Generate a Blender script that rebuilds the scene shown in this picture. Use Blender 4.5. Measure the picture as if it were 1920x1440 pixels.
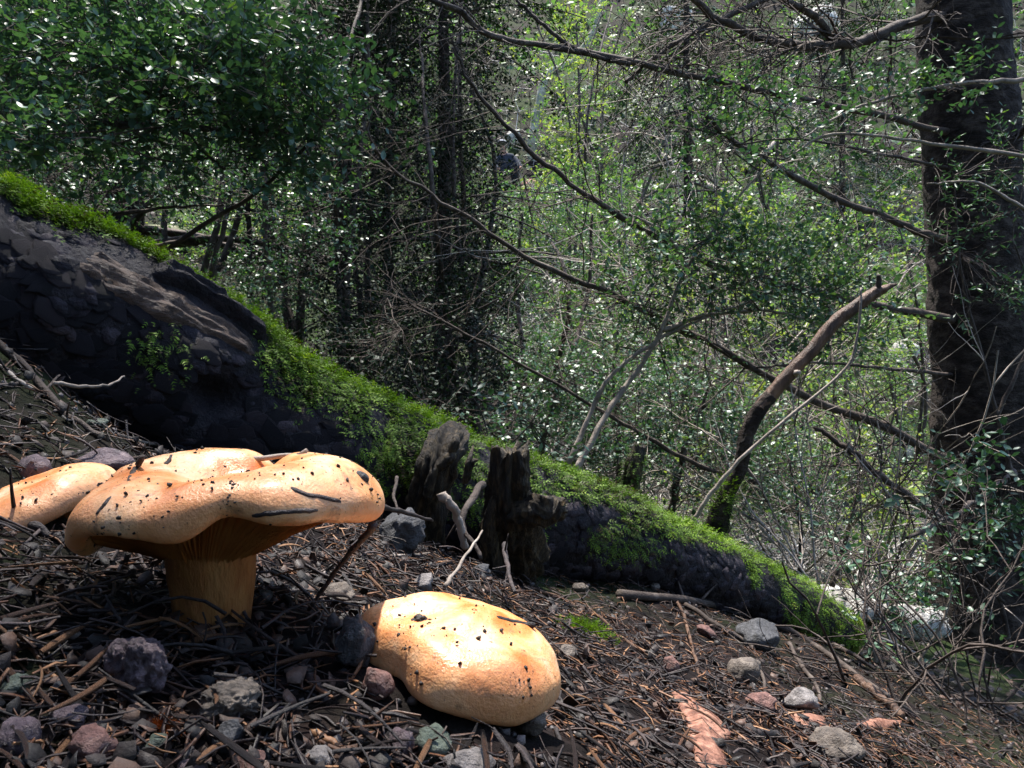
import bpy, math, random
import numpy as np
from mathutils import Vector, Matrix
from mathutils.bvhtree import BVHTree

for o in list(bpy.data.objects):
    bpy.data.objects.remove(o)
RNG = np.random.default_rng(11)
random.seed(11)
SC = bpy.context.scene
COL = SC.collection
FPX = 1500.0            # focal length in photo pixels (1920 wide)

# ------------------------------------------------------------------ camera
cd = bpy.data.cameras.new('camera')
cam = bpy.data.objects.new('camera', cd)
COL.objects.link(cam)
cam.location = (0, 0, 0)
cam.rotation_euler = (math.radians(90), 0, 0)
cd.sensor_width = 36.0
cd.lens = 36.0 * FPX / 1920.0
cd.clip_start = 0.02
cd.clip_end = 400
cd.dof.use_dof = True
cd.dof.focus_distance = 0.42
cd.dof.aperture_fstop = 90
SC.camera = cam

# ------------------------------------------------------------------ world, sun, exposure
SUN_EL, SUN_AZ = math.radians(75), math.radians(-10)     # azimuth from +Y towards +X
w = bpy.data.worlds.new('World')
SC.world = w
w.use_nodes = True
nt = w.node_tree
sky = nt.nodes.new('ShaderNodeTexSky')
sky.sky_type = 'NISHITA'
sky.sun_disc = False
sky.sun_elevation = SUN_EL
sky.sun_rotation = SUN_AZ
bg = nt.nodes['Background']
nt.links.new(sky.outputs[0], bg.inputs[0])
bg.inputs[1].default_value = 0.15
sd = bpy.data.lights.new('sun', 'SUN')
sun = bpy.data.objects.new('sun', sd)
COL.objects.link(sun)
sd.energy = 4.2
sd.angle = math.radians(1.5)
sd.color = (1.0, 0.95, 0.87)
sv = Vector((math.cos(SUN_EL) * math.sin(SUN_AZ), math.cos(SUN_EL) * math.cos(SUN_AZ), math.sin(SUN_EL)))
sun.rotation_euler = sv.to_track_quat('Z', 'Y').to_euler()
vs = SC.view_settings
vs.view_transform = 'Standard'
vs.look = 'None'
vs.gamma = 1.0
vs.use_curve_mapping = False
vs.exposure = 1.6
SC.cycles.use_denoising = True
SC.cycles.max_bounces = 6
SC.cycles.diffuse_bounces = 3
SC.cycles.glossy_bounces = 2
SC.cycles.transmission_bounces = 3
SC.cycles.transparent_max_bounces = 4
SC.cycles.sample_clamp_indirect = 4.0

# ------------------------------------------------------------------ maths helpers
def P(u, v, d):
    """photo pixel + distance along the view axis -> point in metres"""
    return np.array([(u - 960.0) / FPX * d, d, (720.0 - v) / FPX * d])

def _hash(i, j, k):
    n = np.sin(i * 127.1 + j * 311.7 + k * 74.7) * 43758.5453
    return (n - np.floor(n)) * 2 - 1

def vnoise(p):
    p = np.atleast_2d(p).astype(float)
    i = np.floor(p)
    f = p - i
    f = f * f * (3 - 2 * f)
    out = 0
    for a in (0, 1):
        wa = f[:, 0] if a else 1 - f[:, 0]
        for b in (0, 1):
            wb = f[:, 1] if b else 1 - f[:, 1]
            for c in (0, 1):
                wc = f[:, 2] if c else 1 - f[:, 2]
                out = out + wa * wb * wc * _hash(i[:, 0] + a, i[:, 1] + b, i[:, 2] + c)
    return out

def fbm(p, octv=4, gain=0.5):
    p = np.atleast_2d(p).astype(float)
    s, a = 0, 1.0
    for k in range(octv):
        s = s + a * vnoise(p * 2.03 ** k + 17.3 * k)
        a *= gain
    return s

def smooth(x):
    x = np.clip(x, 0, 1)
    return x * x * (3 - 2 * x)

def gauss(x, s):
    return np.exp(-(x / s) ** 2)

def unit(v):
    v = np.asarray(v, float)
    return v / (np.linalg.norm(v, axis=-1, keepdims=True) + 1e-12)

def rand_rot(n, rng=RNG):
    q = unit(rng.normal(size=(n, 4)))
    w_, x, y, z = q.T
    return np.stack([np.stack([1 - 2 * (y * y + z * z), 2 * (x * y - z * w_), 2 * (x * z + y * w_)], -1),
                     np.stack([2 * (x * y + z * w_), 1 - 2 * (x * x + z * z), 2 * (y * z - x * w_)], -1),
                     np.stack([2 * (x * z - y * w_), 2 * (y * z + x * w_), 1 - 2 * (x * x + y * y)], -1)], -2)

def frames(d, up, roll=None):
    """matrices whose local Y runs along d and local Z is near up; (n,3,3)"""
    y = unit(d)
    x = np.cross(y, up)
    x = unit(x + 1e-6)
    z = np.cross(x, y)
    if roll is not None:
        c, s = np.cos(roll)[:, None], np.sin(roll)[:, None]
        x, z = c * x + s * z, -s * x + c * z
    return np.stack([x, y, z], -1)

# ------------------------------------------------------------------ mesh helpers
class MB:
    """collects geometry for one mesh"""
    def __init__(self):
        self.V, self.T, self.Q, self.A, self.n = [], [], [], [], 0
    def add(self, V, T=None, Q=None, rnd=0.5):
        V = np.asarray(V, float).reshape(-1, 3)
        self.V.append(V)
        self.A.append(np.broadcast_to(np.asarray(rnd, float), (len(V),)).astype(np.float32))
        if T is not None and len(T):
            self.T.append(np.asarray(T, np.int64) + self.n)
        if Q is not None and len(Q):
            self.Q.append(np.asarray(Q, np.int64) + self.n)
        self.n += len(V)
    def tube(self, pts, rad, sides=6, rnd=0.5, cap=True):
        pts = np.asarray(pts, float)
        n = len(pts)
        rad = np.broadcast_to(np.asarray(rad, float), (n,))
        t = unit(np.gradient(pts, axis=0))
        ref = np.array([0.31, 0.17, 0.93])
        if abs(np.dot(unit(pts[-1] - pts[0]), ref)) > 0.9:
            ref = np.array([0.9, -0.3, 0.1])
        a = unit(np.cross(t, ref))
        b = np.cross(t, a)
        ang = np.arange(sides) * 2 * math.pi / sides
        V = pts[:, None] + rad[:, None, None] * (np.cos(ang)[None, :, None] * a[:, None] + np.sin(ang)[None, :, None] * b[:, None])
        i = np.arange(n - 1)[:, None] * sides
        j = np.arange(sides)[None]
        k = (j + 1) % sides
        Q = np.stack([i + j, i + k, i + sides + k, i + sides + j], -1).reshape(-1, 4)
        V = V.reshape(-1, 3)
        T = []
        if cap:
            V = np.vstack([V, pts[:1], pts[-1:]])
            c0, c1 = n * sides, n * sides + 1
            jj = np.arange(sides)
            kk = (jj + 1) % sides
            T = np.vstack([np.stack([np.full(sides, c0), kk, jj], -1),
                           np.stack([np.full(sides, c1), (n - 1) * sides + jj, (n - 1) * sides + kk], -1)])
        self.add(V, T, Q, rnd)
    def scatter(self, tmpl, M, pos, rnd):
        """tmpl = (V, T, Q); M (n,3,3) incl. scale, pos (n,3), rnd (n,)"""
        V, T, Q = tmpl
        n, k = len(pos), len(V)
        if n == 0:
            return
        W = np.einsum('nij,kj->nki', M, V) + pos[:, None]
        off = (np.arange(n) * k)[:, None, None]
        self.add(W.reshape(-1, 3), (np.asarray(T)[None] + off).reshape(-1, 3) if T is not None and len(T) else None,
                 (np.asarray(Q)[None] + off).reshape(-1, 4) if Q is not None and len(Q) else None, np.repeat(rnd, k))
    def mesh(self, name, smooth_=True):
        V = np.vstack(self.V)
        T = np.vstack(self.T) if self.T else np.zeros((0, 3), np.int64)
        Q = np.vstack(self.Q) if self.Q else np.zeros((0, 4), np.int64)
        me = bpy.data.meshes.new(name)
        me.vertices.add(len(V))
        me.vertices.foreach_set('co', V.astype(np.float32).ravel())
        me.loops.add(T.size + Q.size)
        me.loops.foreach_set('vertex_index', np.concatenate([T.ravel(), Q.ravel()]).astype(np.int32))
        me.polygons.add(len(T) + len(Q))
        ls = np.concatenate([np.arange(len(T)) * 3, len(T) * 3 + np.arange(len(Q)) * 4]).astype(np.int32)
        me.polygons.foreach_set('loop_start', ls)
        if smooth_:
            me.polygons.foreach_set('use_smooth', np.ones(len(T) + len(Q), bool))
        at = me.attributes.new('rnd', 'FLOAT', 'POINT')
        at.data.foreach_set('value', np.concatenate(self.A))
        me.update(calc_edges=True)
        me.validate()
        return me
    def build(self, name, mat, parent=None, smooth_=True):
        return link(name, self.mesh(name, smooth_), mat, parent)

def link(name, me, mat, parent=None):
    if mat is not None and not me.materials:
        me.materials.append(mat)
    o = bpy.data.objects.new(name, me)
    COL.objects.link(o)
    if parent is not None:
        o.parent = parent
    return o

def empty(name, loc=(0, 0, 0)):
    o = bpy.data.objects.new(name, None)
    o.empty_display_size = 0.02
    COL.objects.link(o)
    return o

def tag(o, label=None, cat=None, group=None, kind=None):
    if label: o['label'] = label
    if cat: o['category'] = cat
    if group: o['group'] = group
    if kind: o['kind'] = kind
    return o

def spline(pts, n):
    """Catmull-Rom through pts, n samples"""
    p = np.asarray(pts, float)
    if len(p) == 2:
        s = np.linspace(0, 1, n)[:, None]
        return p[0] * (1 - s) + p[1] * s
    q = np.vstack([2 * p[0] - p[1], p, 2 * p[-1] - p[-2]])
    t = np.linspace(0, len(p) - 1 - 1e-9, n)
    i = t.astype(int)
    f = (t - i)[:, None]
    a, b, c, d = q[i], q[i + 1], q[i + 2], q[i + 3]
    return 0.5 * (2 * b + (c - a) * f + (2 * a - 5 * b + 4 * c - d) * f ** 2 + (3 * b - a - 3 * c + d) * f ** 3)

def icosphere(sub):
    import bmesh
    bm = bmesh.new()
    bmesh.ops.create_icosphere(bm, subdivisions=sub, radius=1)
    V = np.array([v.co[:] for v in bm.verts])
    T = np.array([[v.index for v in f.verts] for f in bm.faces])
    bm.free()
    return V, T
ICO = {k: icosphere(k) for k in (1, 2, 3, 4, 5)}

# ------------------------------------------------------------------ materials
def newmat(name):
    m = bpy.data.materials.new(name)
    m.use_nodes = True
    n = m.node_tree.nodes
    return m, n, m.node_tree.links, n['Principled BSDF']

def ramp(n, l, fac, stops):
    r = n.new('ShaderNodeValToRGB')
    e = r.color_ramp.elements
    while len(e) < len(stops):
        e.new(0.5)
    for k, (p, c) in enumerate(stops):
        e[k].position = p
        e[k].color = (*c, 1)
    l.new(fac, r.inputs[0])
    return r.outputs[0]

def noise(n, l, scale, detail=4, rough=0.55, coord=None, dist=0.0):
    t = n.new('ShaderNodeTexNoise')
    t.inputs['Scale'].default_value = scale
    t.inputs['Detail'].default_value = detail
    t.inputs['Roughness'].default_value = rough
    t.inputs['Distortion'].default_value = dist
    if coord is not None:
        l.new(coord, t.inputs['Vector'])
    return t.outputs['Fac']

def coord(n, l, kind='Object', scale=None):
    c = n.new('ShaderNodeTexCoord').outputs[kind]
    if scale:
        m = n.new('ShaderNodeMapping')
        m.inputs['Scale'].default_value = scale
        l.new(c, m.inputs[0])
        c = m.outputs[0]
    return c

def bump(n, l, fac, dist, strength=1.0, prev=None):
    b = n.new('ShaderNodeBump')
    b.inputs['Distance'].default_value = dist
    b.inputs['Strength'].default_value = strength
    l.new(fac, b.inputs['Height'])
    if prev is not None:
        l.new(prev, b.inputs['Normal'])
    return b.outputs[0]

def mix(n, l, fac, a, b, mode='MIX'):
    m = n.new('ShaderNodeMix')
    m.data_type = 'RGBA'
    m.blend_type = mode
    if isinstance(fac, (int, float)): m.inputs[0].default_value = fac
    else: l.new(fac, m.inputs[0])
    for s, x in ((6, a), (7, b)):
        if isinstance(x, tuple): m.inputs[s].default_value = (*x, 1)
        else: l.new(x, m.inputs[s])
    return m.outputs[2]

def attr(n):
    a = n.new('ShaderNodeAttribute')
    a.attribute_name = 'rnd'
    return a.outputs['Fac']

def rough_mat(name, stops, scale, bscale, bdist, rough=0.7, spec=0.4, detail=6, use_attr=0.0, cscale=None, rough2=None):
    m, n, l, b = newmat(name)
    c = coord(n, l, 'Object', cscale)
    f = noise(n, l, scale, detail, 0.6, c)
    if use_attr:
        a = n.new('ShaderNodeMath'); a.operation = 'MULTIPLY_ADD'
        l.new(attr(n), a.inputs[0]); a.inputs[1].default_value = use_attr
        s = n.new('ShaderNodeMath'); s.operation = 'SUBTRACT'
        l.new(f, s.inputs[0]); s.inputs[1].default_value = use_attr * 0.5
        l.new(s.outputs[0], a.inputs[2])
        f = a.outputs[0]
    l.new(ramp(n, l, f, stops), b.inputs['Base Color'])
    f2 = noise(n, l, bscale, 8, 0.65, c)
    l.new(bump(n, l, f2, bdist), b.inputs['Normal'])
    if rough2 is not None:
        r = n.new('ShaderNodeMapRange')
        l.new(noise(n, l, scale * 2.3, 4, 0.6, c), r.inputs[0])
        r.inputs[1].default_value = 0.35; r.inputs[2].default_value = 0.65
        r.inputs[3].default_value = rough; r.inputs[4].default_value = rough2
        l.new(r.outputs[0], b.inputs['Roughness'])
    else:
        b.inputs['Roughness'].default_value = rough
    b.inputs['Specular IOR Level'].default_value = spec
    return m

def leaf_mat(name, stops, rough=0.35, trans=0.3, spec=0.5):
    m, n, l, b = newmat(name)
    col = ramp(n, l, attr(n), stops)
    l.new(col, b.inputs['Base Color'])
    b.inputs['Roughness'].default_value = rough
    b.inputs['Specular IOR Level'].default_value = spec
    t = n.new('ShaderNodeBsdfTranslucent')
    l.new(mix(n, l, 1.0, col, (0.9, 1.0, 0.35), 'MULTIPLY'), t.inputs[0])
    x = n.new('ShaderNodeMixShader')
    x.inputs[0].default_value = trans
    l.new(b.outputs[0], x.inputs[1])
    l.new(t.outputs[0], x.inputs[2])
    l.new(x.outputs[0], n['Material Output'].inputs[0])
    return m

M = {}
M['soil'] = rough_mat('wet_soil', [(0.3, (0.004, 0.003, 0.0035)), (0.5, (0.010, 0.007, 0.007)), (0.7, (0.026, 0.017, 0.016))], 35, 220, 0.004, 0.8, 0.12, rough2=0.97)
def _far_soil():
    m = M['soil']; n, l = m.node_tree.nodes, m.node_tree.links
    b = n['Principled BSDF']
    src = b.inputs['Base Color'].links[0].from_socket
    c = coord(n, l)
    f = ramp(n, l, noise(n, l, 0.9, 6, 0.65, c), [(0.42, (0, 0, 0)), (0.56, (1, 1, 1))])
    g = ramp(n, l, noise(n, l, 9, 5, 0.65, c), [(0.3, (0.008, 0.014, 0.005)), (0.7, (0.035, 0.055, 0.016))])
    l.new(mix(n, l, f, src, g), b.inputs['Base Color'])
_far_soil()
M['bark'] = rough_mat('log_bark', [(0.3, (0.007, 0.006, 0.009)), (0.55, (0.020, 0.017, 0.023)), (0.8, (0.055, 0.042, 0.045))], 45, 160, 0.006, 0.5, 0.28, rough2=0.8)
M['flake'] = rough_mat('bark_flake', [(0.25, (0.007, 0.006, 0.010)), (0.5, (0.018, 0.015, 0.024)), (0.8, (0.048, 0.036, 0.044))], 60, 260, 0.003, 0.48, 0.28, use_attr=0.5, rough2=0.8)
M['bare_wood'] = rough_mat('bare_wood', [(0.3, (0.035, 0.024, 0.022)), (0.55, (0.105, 0.068, 0.052)), (0.8, (0.20, 0.13, 0.09))], 28, 60, 0.004, 0.55, 0.4, cscale=(1, 7, 7))
M['stub'] = rough_mat('old_wood', [(0.3, (0.007, 0.005, 0.004)), (0.50, (0.034, 0.025, 0.016)), (0.72, (0.16, 0.115, 0.062))], 55, 140, 0.006, 0.6, 0.4, cscale=(3, 3, 0.8))
M['trunk'] = rough_mat('spruce_bark', [(0.32, (0.010, 0.007, 0.006)), (0.5, (0.034, 0.024, 0.020)), (0.70, (0.11, 0.088, 0.076))], 22, 60, 0.020, 0.85, 0.25, cscale=(1, 1, 1.6))
M['branch'] = rough_mat('dead_branch', [(0.3, (0.030, 0.022, 0.019)), (0.55, (0.085, 0.065, 0.056)), (0.75, (0.19, 0.16, 0.14))], 30, 150, 0.004, 0.75, 0.3)
M['twig_pale'] = rough_mat('pale_twig', [(0.25, (0.10, 0.08, 0.066)), (0.5, (0.27, 0.225, 0.19)), (0.8, (0.46, 0.40, 0.36))], 20, 90, 0.003, 0.7, 0.3, use_attr=0.6)
M['twig_dark'] = rough_mat('dark_twig', [(0.25, (0.009, 0.006, 0.007)), (0.5, (0.028, 0.019, 0.020)), (0.8, (0.085, 0.058, 0.054))], 70, 300, 0.002, 0.45, 0.5, use_attr=0.5, rough2=0.75)
M['red_branch'] = rough_mat('peeled_branch', [(0.32, (0.034, 0.018, 0.013)), (0.5, (0.095, 0.050, 0.031)), (0.7, (0.22, 0.13, 0.085))], 22, 120, 0.003, 0.5, 0.4, cscale=(2.5, 2.5, 0.6))
M['box_leaf'] = leaf_mat('box_leaf', [(0.0, (0.022, 0.062, 0.042)), (0.45, (0.050, 0.118, 0.078)), (0.8, (0.085, 0.17, 0.100)), (1.0, (0.18, 0.30, 0.075))], 0.45, 0.30, 0.75)
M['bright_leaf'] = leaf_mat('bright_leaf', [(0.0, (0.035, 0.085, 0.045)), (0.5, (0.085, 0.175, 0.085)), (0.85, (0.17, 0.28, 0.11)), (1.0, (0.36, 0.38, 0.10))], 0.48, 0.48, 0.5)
M['fir'] = leaf_mat('fir_needles', [(0.0, (0.010, 0.024, 0.010)), (0.5, (0.020, 0.048, 0.018)), (0.9, (0.040, 0.080, 0.022)), (1.0, (0.09, 0.13, 0.03))], 0.5, 0.18, 0.4)
M['darkened'] = leaf_mat('gloom_leaf', [(0.0, (0.005, 0.014, 0.009)), (0.5, (0.011, 0.028, 0.016)), (0.9, (0.022, 0.050, 0.024)), (1.0, (0.06, 0.10, 0.03))], 0.55, 0.12, 0.2)  # gloom behind the log painted into the leaf colour, near black
M['moss'] = leaf_mat('moss', [(0.0, (0.060, 0.040, 0.012)), (0.07, (0.055, 0.070, 0.010)), (0.35, (0.085, 0.165, 0.013)), (0.75, (0.19, 0.34, 0.026)), (1.0, (0.36, 0.48, 0.07))], 0.55, 0.35, 0.35)
M['needle'] = rough_mat('dead_needle', [(0.2, (0.008, 0.004, 0.005)), (0.5, (0.030, 0.014, 0.011)), (0.72, (0.12, 0.050, 0.022)), (0.95, (0.34, 0.18, 0.09))], 90, 300, 0.0006, 0.42, 0.4, use_attr=0.9, rough2=0.6)
M['litter'] = rough_mat('litter_bits', [(0.2, (0.007, 0.005, 0.005)), (0.6, (0.025, 0.016, 0.014)), (0.9, (0.10, 0.055, 0.038))], 90, 300, 0.001, 0.45, 0.5, use_attr=0.9, rough2=0.8)
def stone_mat(name, a, b_, c, rough=0.5):
    return rough_mat(name, [(0.3, a), (0.52, b_), (0.72, c)], 140, 420, 0.003, rough, 0.5, detail=8, rough2=rough + 0.3)
M['stone_purple'] = stone_mat('purple_stone', (0.040, 0.028, 0.036), (0.115, 0.080, 0.095), (0.25, 0.19, 0.20), 0.4)
M['stone_tan'] = stone_mat('tan_stone', (0.045, 0.036, 0.030), (0.13, 0.105, 0.088), (0.28, 0.235, 0.195), 0.55)
M['stone_grey'] = stone_mat('grey_stone', (0.022, 0.022, 0.025), (0.055, 0.056, 0.063), (0.13, 0.132, 0.145), 0.4)
M['stone_red'] = stone_mat('red_stone', (0.07, 0.030, 0.026), (0.19, 0.090, 0.075), (0.36, 0.22, 0.19), 0.45)
M['stone_pale'] = stone_mat('pale_stone', (0.07, 0.062, 0.062), (0.20, 0.18, 0.175), (0.36, 0.33, 0.325), 0.5)
M['green_stone'] = stone_mat('green_grey_stone', (0.03, 0.045, 0.035), (0.085, 0.110, 0.085), (0.18, 0.21, 0.17), 0.4)

# ------------------------------------------------------------------ terrain
_ctl = [P(0, 1440, .20), P(480, 1440, .225), P(960, 1440, .25), P(1400, 1440, .42), P(1750, 1440, .62),
        P(430, 1165, .30), P(640, 1110, .38), P(900, 1330, .285), P(760, 1250, .295), P(150, 1080, .31),
        P(0, 930, .38), P(0, 850, .43), P(0, 640, .60), P(120, 740, .64), P(230, 825, .67), P(450, 900, .74),
        P(700, 975, .80), P(980, 1090, .90), P(1200, 1090, 1.10), P(1450, 1170, 1.30), P(1570, 1215, 1.40),
        P(1300, 1250, .74), P(1600, 1330, .86), P(1150, 1400, .38), P(1100, 1180, .66),
        P(-300, 520, .60), P(1900, 1440, .95),
        # beyond the log
        P(700, 940, 1.6), P(300, 650, 1.4), P(1100, 1060, 1.9), P(1500, 1200, 2.0), P(1830, 1190, 2.6),
        P(1650, 1070, 5.0), P(1480, 1020, 5.5), P(1900, 1120, 5.0), P(1200, 980, 5.0), P(800, 860, 4.5), P(1700, 900, 8.0),
        P(310, 470, 7.0), P(520, 500, 7.5), P(960, 640, 9.0), P(1400, 640, 10), P(960, 352, 18), P(1600, 340, 16), P(960, -60, 28),
        P(1700, -60, 26), P(300, 60, 20), P(-400, 100, 15), P(960, -900, 45),
        # sides and behind the camera
        (-1.2, 0.2, .42), (-3, 0, 1.2), (3, 0, -1.5), (0, -2, -.05), (0, -5, .3), (-4, -4, 2.2), (4, -4, -1.4), (-14, 0, 6), (14, 0, -1.5),
        (14, -14, -2), (-14, -14, 7), (0, -25, 5), (-12, 9, 5.5), (9, 7, -.8), (18, 16, 6), (35, 20, 15), (-35, 15, 18), (-30, -30, 14), (30, -30, 2)]
_ctl = np.array([list(c) for c in _ctl], float)
_N = len(_ctl)
_A = np.zeros((_N + 3, _N + 3))
_A[:_N, :_N] = np.linalg.norm(_ctl[:, None, :2] - _ctl[None, :, :2], axis=-1)
_A[:_N, _N] = 1; _A[:_N, _N + 1:] = _ctl[:, :2]
_A[_N, :_N] = 1; _A[_N + 1:, :_N] = _ctl[:, :2].T
_W = np.linalg.solve(_A, np.concatenate([_ctl[:, 2], np.zeros(3)]))

def H(x, y):
    x = np.asarray(x, float); y = np.asarray(y, float)
    sh = x.shape
    q = np.stack([x.ravel(), y.ravel()], -1)
    z = np.empty(len(q))
    for s in range(0, len(q), 20000):
        c = q[s:s + 20000]
        r = np.linalg.norm(c[:, None] - _ctl[None, :, :2], axis=-1)
        z[s:s + 20000] = r @ _W[:_N] + _W[_N] + c @ _W[_N + 1:]
    d = np.linalg.norm(q, axis=1)
    q3 = np.c_[q, np.zeros(len(q))]
    z = z + fbm(q3 * 22, 3) * 0.005 * np.minimum(1, d / .3) + fbm(q3 * 2.2 + 5, 3) * 0.05 * np.clip((d - 1.2) / 3, 0, 1) \
        + fbm(q3 * 0.5 + 9, 3) * 0.35 * np.clip((d - 6) / 8, 0, 1)
    return z.reshape(sh)

def Hn(x, y, e=0.004):
    gx = (H(x + e, y) - H(x - e, y)) / (2 * e)
    gy = (H(x, y + e) - H(x, y - e)) / (2 * e)
    return unit(np.stack([-gx, -gy, np.ones_like(gx)], -1))

def on_ground(u, v, dmin=0.15, dmax=40):
    d = np.geomspace(dmin, dmax, 1500)
    x = (u - 960) / FPX * d
    z = (720 - v) / FPX * d
    below = z < H(x, d)
    i = int(np.argmax(below)) if below.any() else len(d) - 1
    return np.array([x[i], d[i], float(H(np.array([x[i]]), np.array([d[i]]))[0])])

ang = np.concatenate([np.linspace(-44, 44, 180), np.linspace(44, 316, 60)[1:-1]])
rad = np.geomspace(0.10, 60, 200)
aa, rr = np.meshgrid(np.radians(ang), rad, indexing='ij')
gx, gy = rr * np.sin(aa), rr * np.cos(aa)
gz = H(gx, gy)
d_ = np.stack([gx, gy, np.zeros_like(gx)], -1).reshape(-1, 3)
gz = gz + (fbm(d_ * 110, 3).reshape(gz.shape)) * 0.0022 * np.clip(1.8 - rr, 0, 1)
na, nr = gx.shape
gV = np.stack([gx, gy, gz], -1).reshape(-1, 3)
ii, jj = np.meshgrid(np.arange(na), np.arange(nr - 1), indexing='ij')
i2 = (ii + 1) % na
gQ = np.stack([ii * nr + jj, ii * nr + jj + 1, i2 * nr + jj + 1, i2 * nr + jj], -1).reshape(-1, 4)
mb = MB()
mb.add(np.vstack([gV, [[0, 0, float(H(np.array([0.]), np.array([0.]))[0])]]]),
       np.stack([np.full(na, len(gV)), np.arange(na) * nr, ((np.arange(na) + 1) % na) * nr], -1), gQ)
tag(mb.build('ground', M['soil']), kind='structure')

# ------------------------------------------------------------------ fallen log
LOG_CTL = [(-700, 215, .55, .097), (-250, 452, .635, .094), (0, 575, .69, .092), (250, 675, .75, .088), (500, 806, .83, .084), (800, 930, .93, .078),
           (1050, 993, 1.04, .070), (1200, 1036, 1.13, .061), (1450, 1128, 1.32, .050), (1530, 1168, 1.39, .045), (1575, 1192, 1.43, .034)]
_la = spline([P(u, v, d) for u, v, d, r in LOG_CTL], 420)
_lr = spline([(r, 0, 0) for u, v, d, r in LOG_CTL], 420)[:, 0]
_lu = spline([(u, 0, 0) for u, v, d, r in LOG_CTL], 420)[:, 0]
_lt = unit(np.gradient(_la, axis=0))
_up = np.array([0, 0, 1.0])
_lside = unit(np.cross(_lt, _up))                 # points towards the camera side
_lside = np.where((_lside[:, 1:2] > 0), -_lside, _lside)
_ltop = unit(np.cross(_lside, _lt))
_ltop = np.where(_ltop[:, 2:3] < 0, -_ltop, _ltop)

def log_point(s, phi, lift=0.0, raw=False):
    """s in 0..419 along the log, phi=0 top, +90 deg towards the camera; returns point, normal, tangent"""
    s = np.asarray(s, float); phi = np.asarray(phi, float)
    i = np.clip(s.astype(int), 0, 418); f = (s - i)[..., None]
    c = _la[i] * (1 - f) + _la[i + 1] * f
    r = (_lr[i] * (1 - f[..., 0]) + _lr[i + 1] * f[..., 0])
    n = np.cos(phi)[..., None] * _ltop[i] + np.sin(phi)[..., None] * _lside[i]
    p = c + n * r[..., None]
    if not raw:
        sh = p.shape
        q = p.reshape(-1, 3)
        dsp = fbm(q * 14, 3) * 0.006 + fbm(q * 55 + 3, 3) * 0.0022
        # knot hollow in the flank and the long peeled hollow above it
        hole = P(400, 742, .72)
        dsp = dsp - 0.035 * gauss(np.linalg.norm((q - hole) * [1, .6, 1.15], axis=1), .022)
        p = (q + n.reshape(-1, 3) * dsp[:, None]).reshape(sh)
    return p + n * np.asarray(lift)[..., None] if np.ndim(lift) else p + n * lift, n, _lt[i]

def s_of_u(u):
    return np.interp(u, _lu, np.arange(420))

log = empty('fallen_log')
tag(log, 'thick fallen dark log with scaly bark and green moss along its top', 'log')
LS, LP_ = 260, 110
S, PH = np.meshgrid(np.linspace(0, 418.9, LS), np.linspace(0, 2 * math.pi, LP_, endpoint=False), indexing='ij')
lp, _, _ = log_point(S, PH)
mb = MB()
i, j = np.meshgrid(np.arange(LS - 1), np.arange(LP_), indexing='ij')
k = (j + 1) % LP_
jj_ = np.arange(LP_)
mb.add(np.vstack([lp.reshape(-1, 3), _la[-1:]]), np.stack([np.full(LP_, LS * LP_), (LS - 1) * LP_ + jj_, (LS - 1) * LP_ + (jj_ + 1) % LP_], -1),
       np.stack([i * LP_ + j, i * LP_ + k, (i + 1) * LP_ + k, (i + 1) * LP_ + j], -1).reshape(-1, 4))
mb.build('bark', M['bark'], log)

def moss_edge(u):
    return np.radians(np.interp(u, [-300, 0, 150, 250, 350, 430, 520, 600, 700, 800, 900, 1000, 1100, 1200, 1300, 1380, 1450, 1640],
                                [28, 28, 26, 20, 22, 44, 52, 60, 72, 74, 62, 66, 60, 50, 58, 84, 120, 150]))

# peeled strip of bare wood (follows the log, proud ledge of bark above it)
def log_strip(u0, u1, f0, f1, lift, n=70, m=10, wob=0.006, seed=0):
    s = np.linspace(s_of_u(u0), s_of_u(u1), n)
    tt = np.linspace(0, 1, n)
    ph0 = np.radians(np.interp(tt, np.linspace(0, 1, len(f0)), f0))
    ph1 = np.radians(np.interp(tt, np.linspace(0, 1, len(f1)), f1))
    q = np.linspace(0, 1, m)
    ph = ph0[:, None] * (1 - q) + ph1[:, None] * q
    ss = np.repeat(s[:, None], m, 1)
    ph = ph + vnoise(np.c_[ss.ravel() * .25, ph.ravel() * 3, np.full(ss.size, seed)]).reshape(ph.shape) * 0.03
    p, nn, _ = log_point(ss, ph)
    h = lift + wob * .5 * vnoise(np.c_[ss.ravel() * .12, ph.ravel() * 40, np.full(ss.size, seed + 5)]).reshape(ph.shape)
    edge = np.minimum(1, 5 * np.minimum(q, 1 - q))[None] * np.minimum(1, 8 * np.minimum(tt, 1 - tt))[:, None]
    p = p + nn * (h * edge - 0.004 * (1 - edge))[..., None]
    i, j = np.meshgrid(np.arange(n - 1), np.arange(m - 1), indexing='ij')
    Q = np.stack([i * m + j, i * m + j + 1, (i + 1) * m + j + 1, (i + 1) * m + j], -1).reshape(-1, 4)
    b = MB(); b.add(p.reshape(-1, 3), None, Q)
    return b
tag(log_strip(70, 400, [46, 42, 44, 46, 50], [62, 70, 72, 66, 58], 0.0035, 90, 22, .006, 2).build('bare_wood', M['bare_wood'], log), 'brown strip of bare wood where the bark has peeled')
log_strip(190, 405, [30, 33, 36, 40], [43, 42, 43, 48], 0.014, 80, 12, .008, 4).build('bark_ledge', M['bark'], log)

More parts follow.
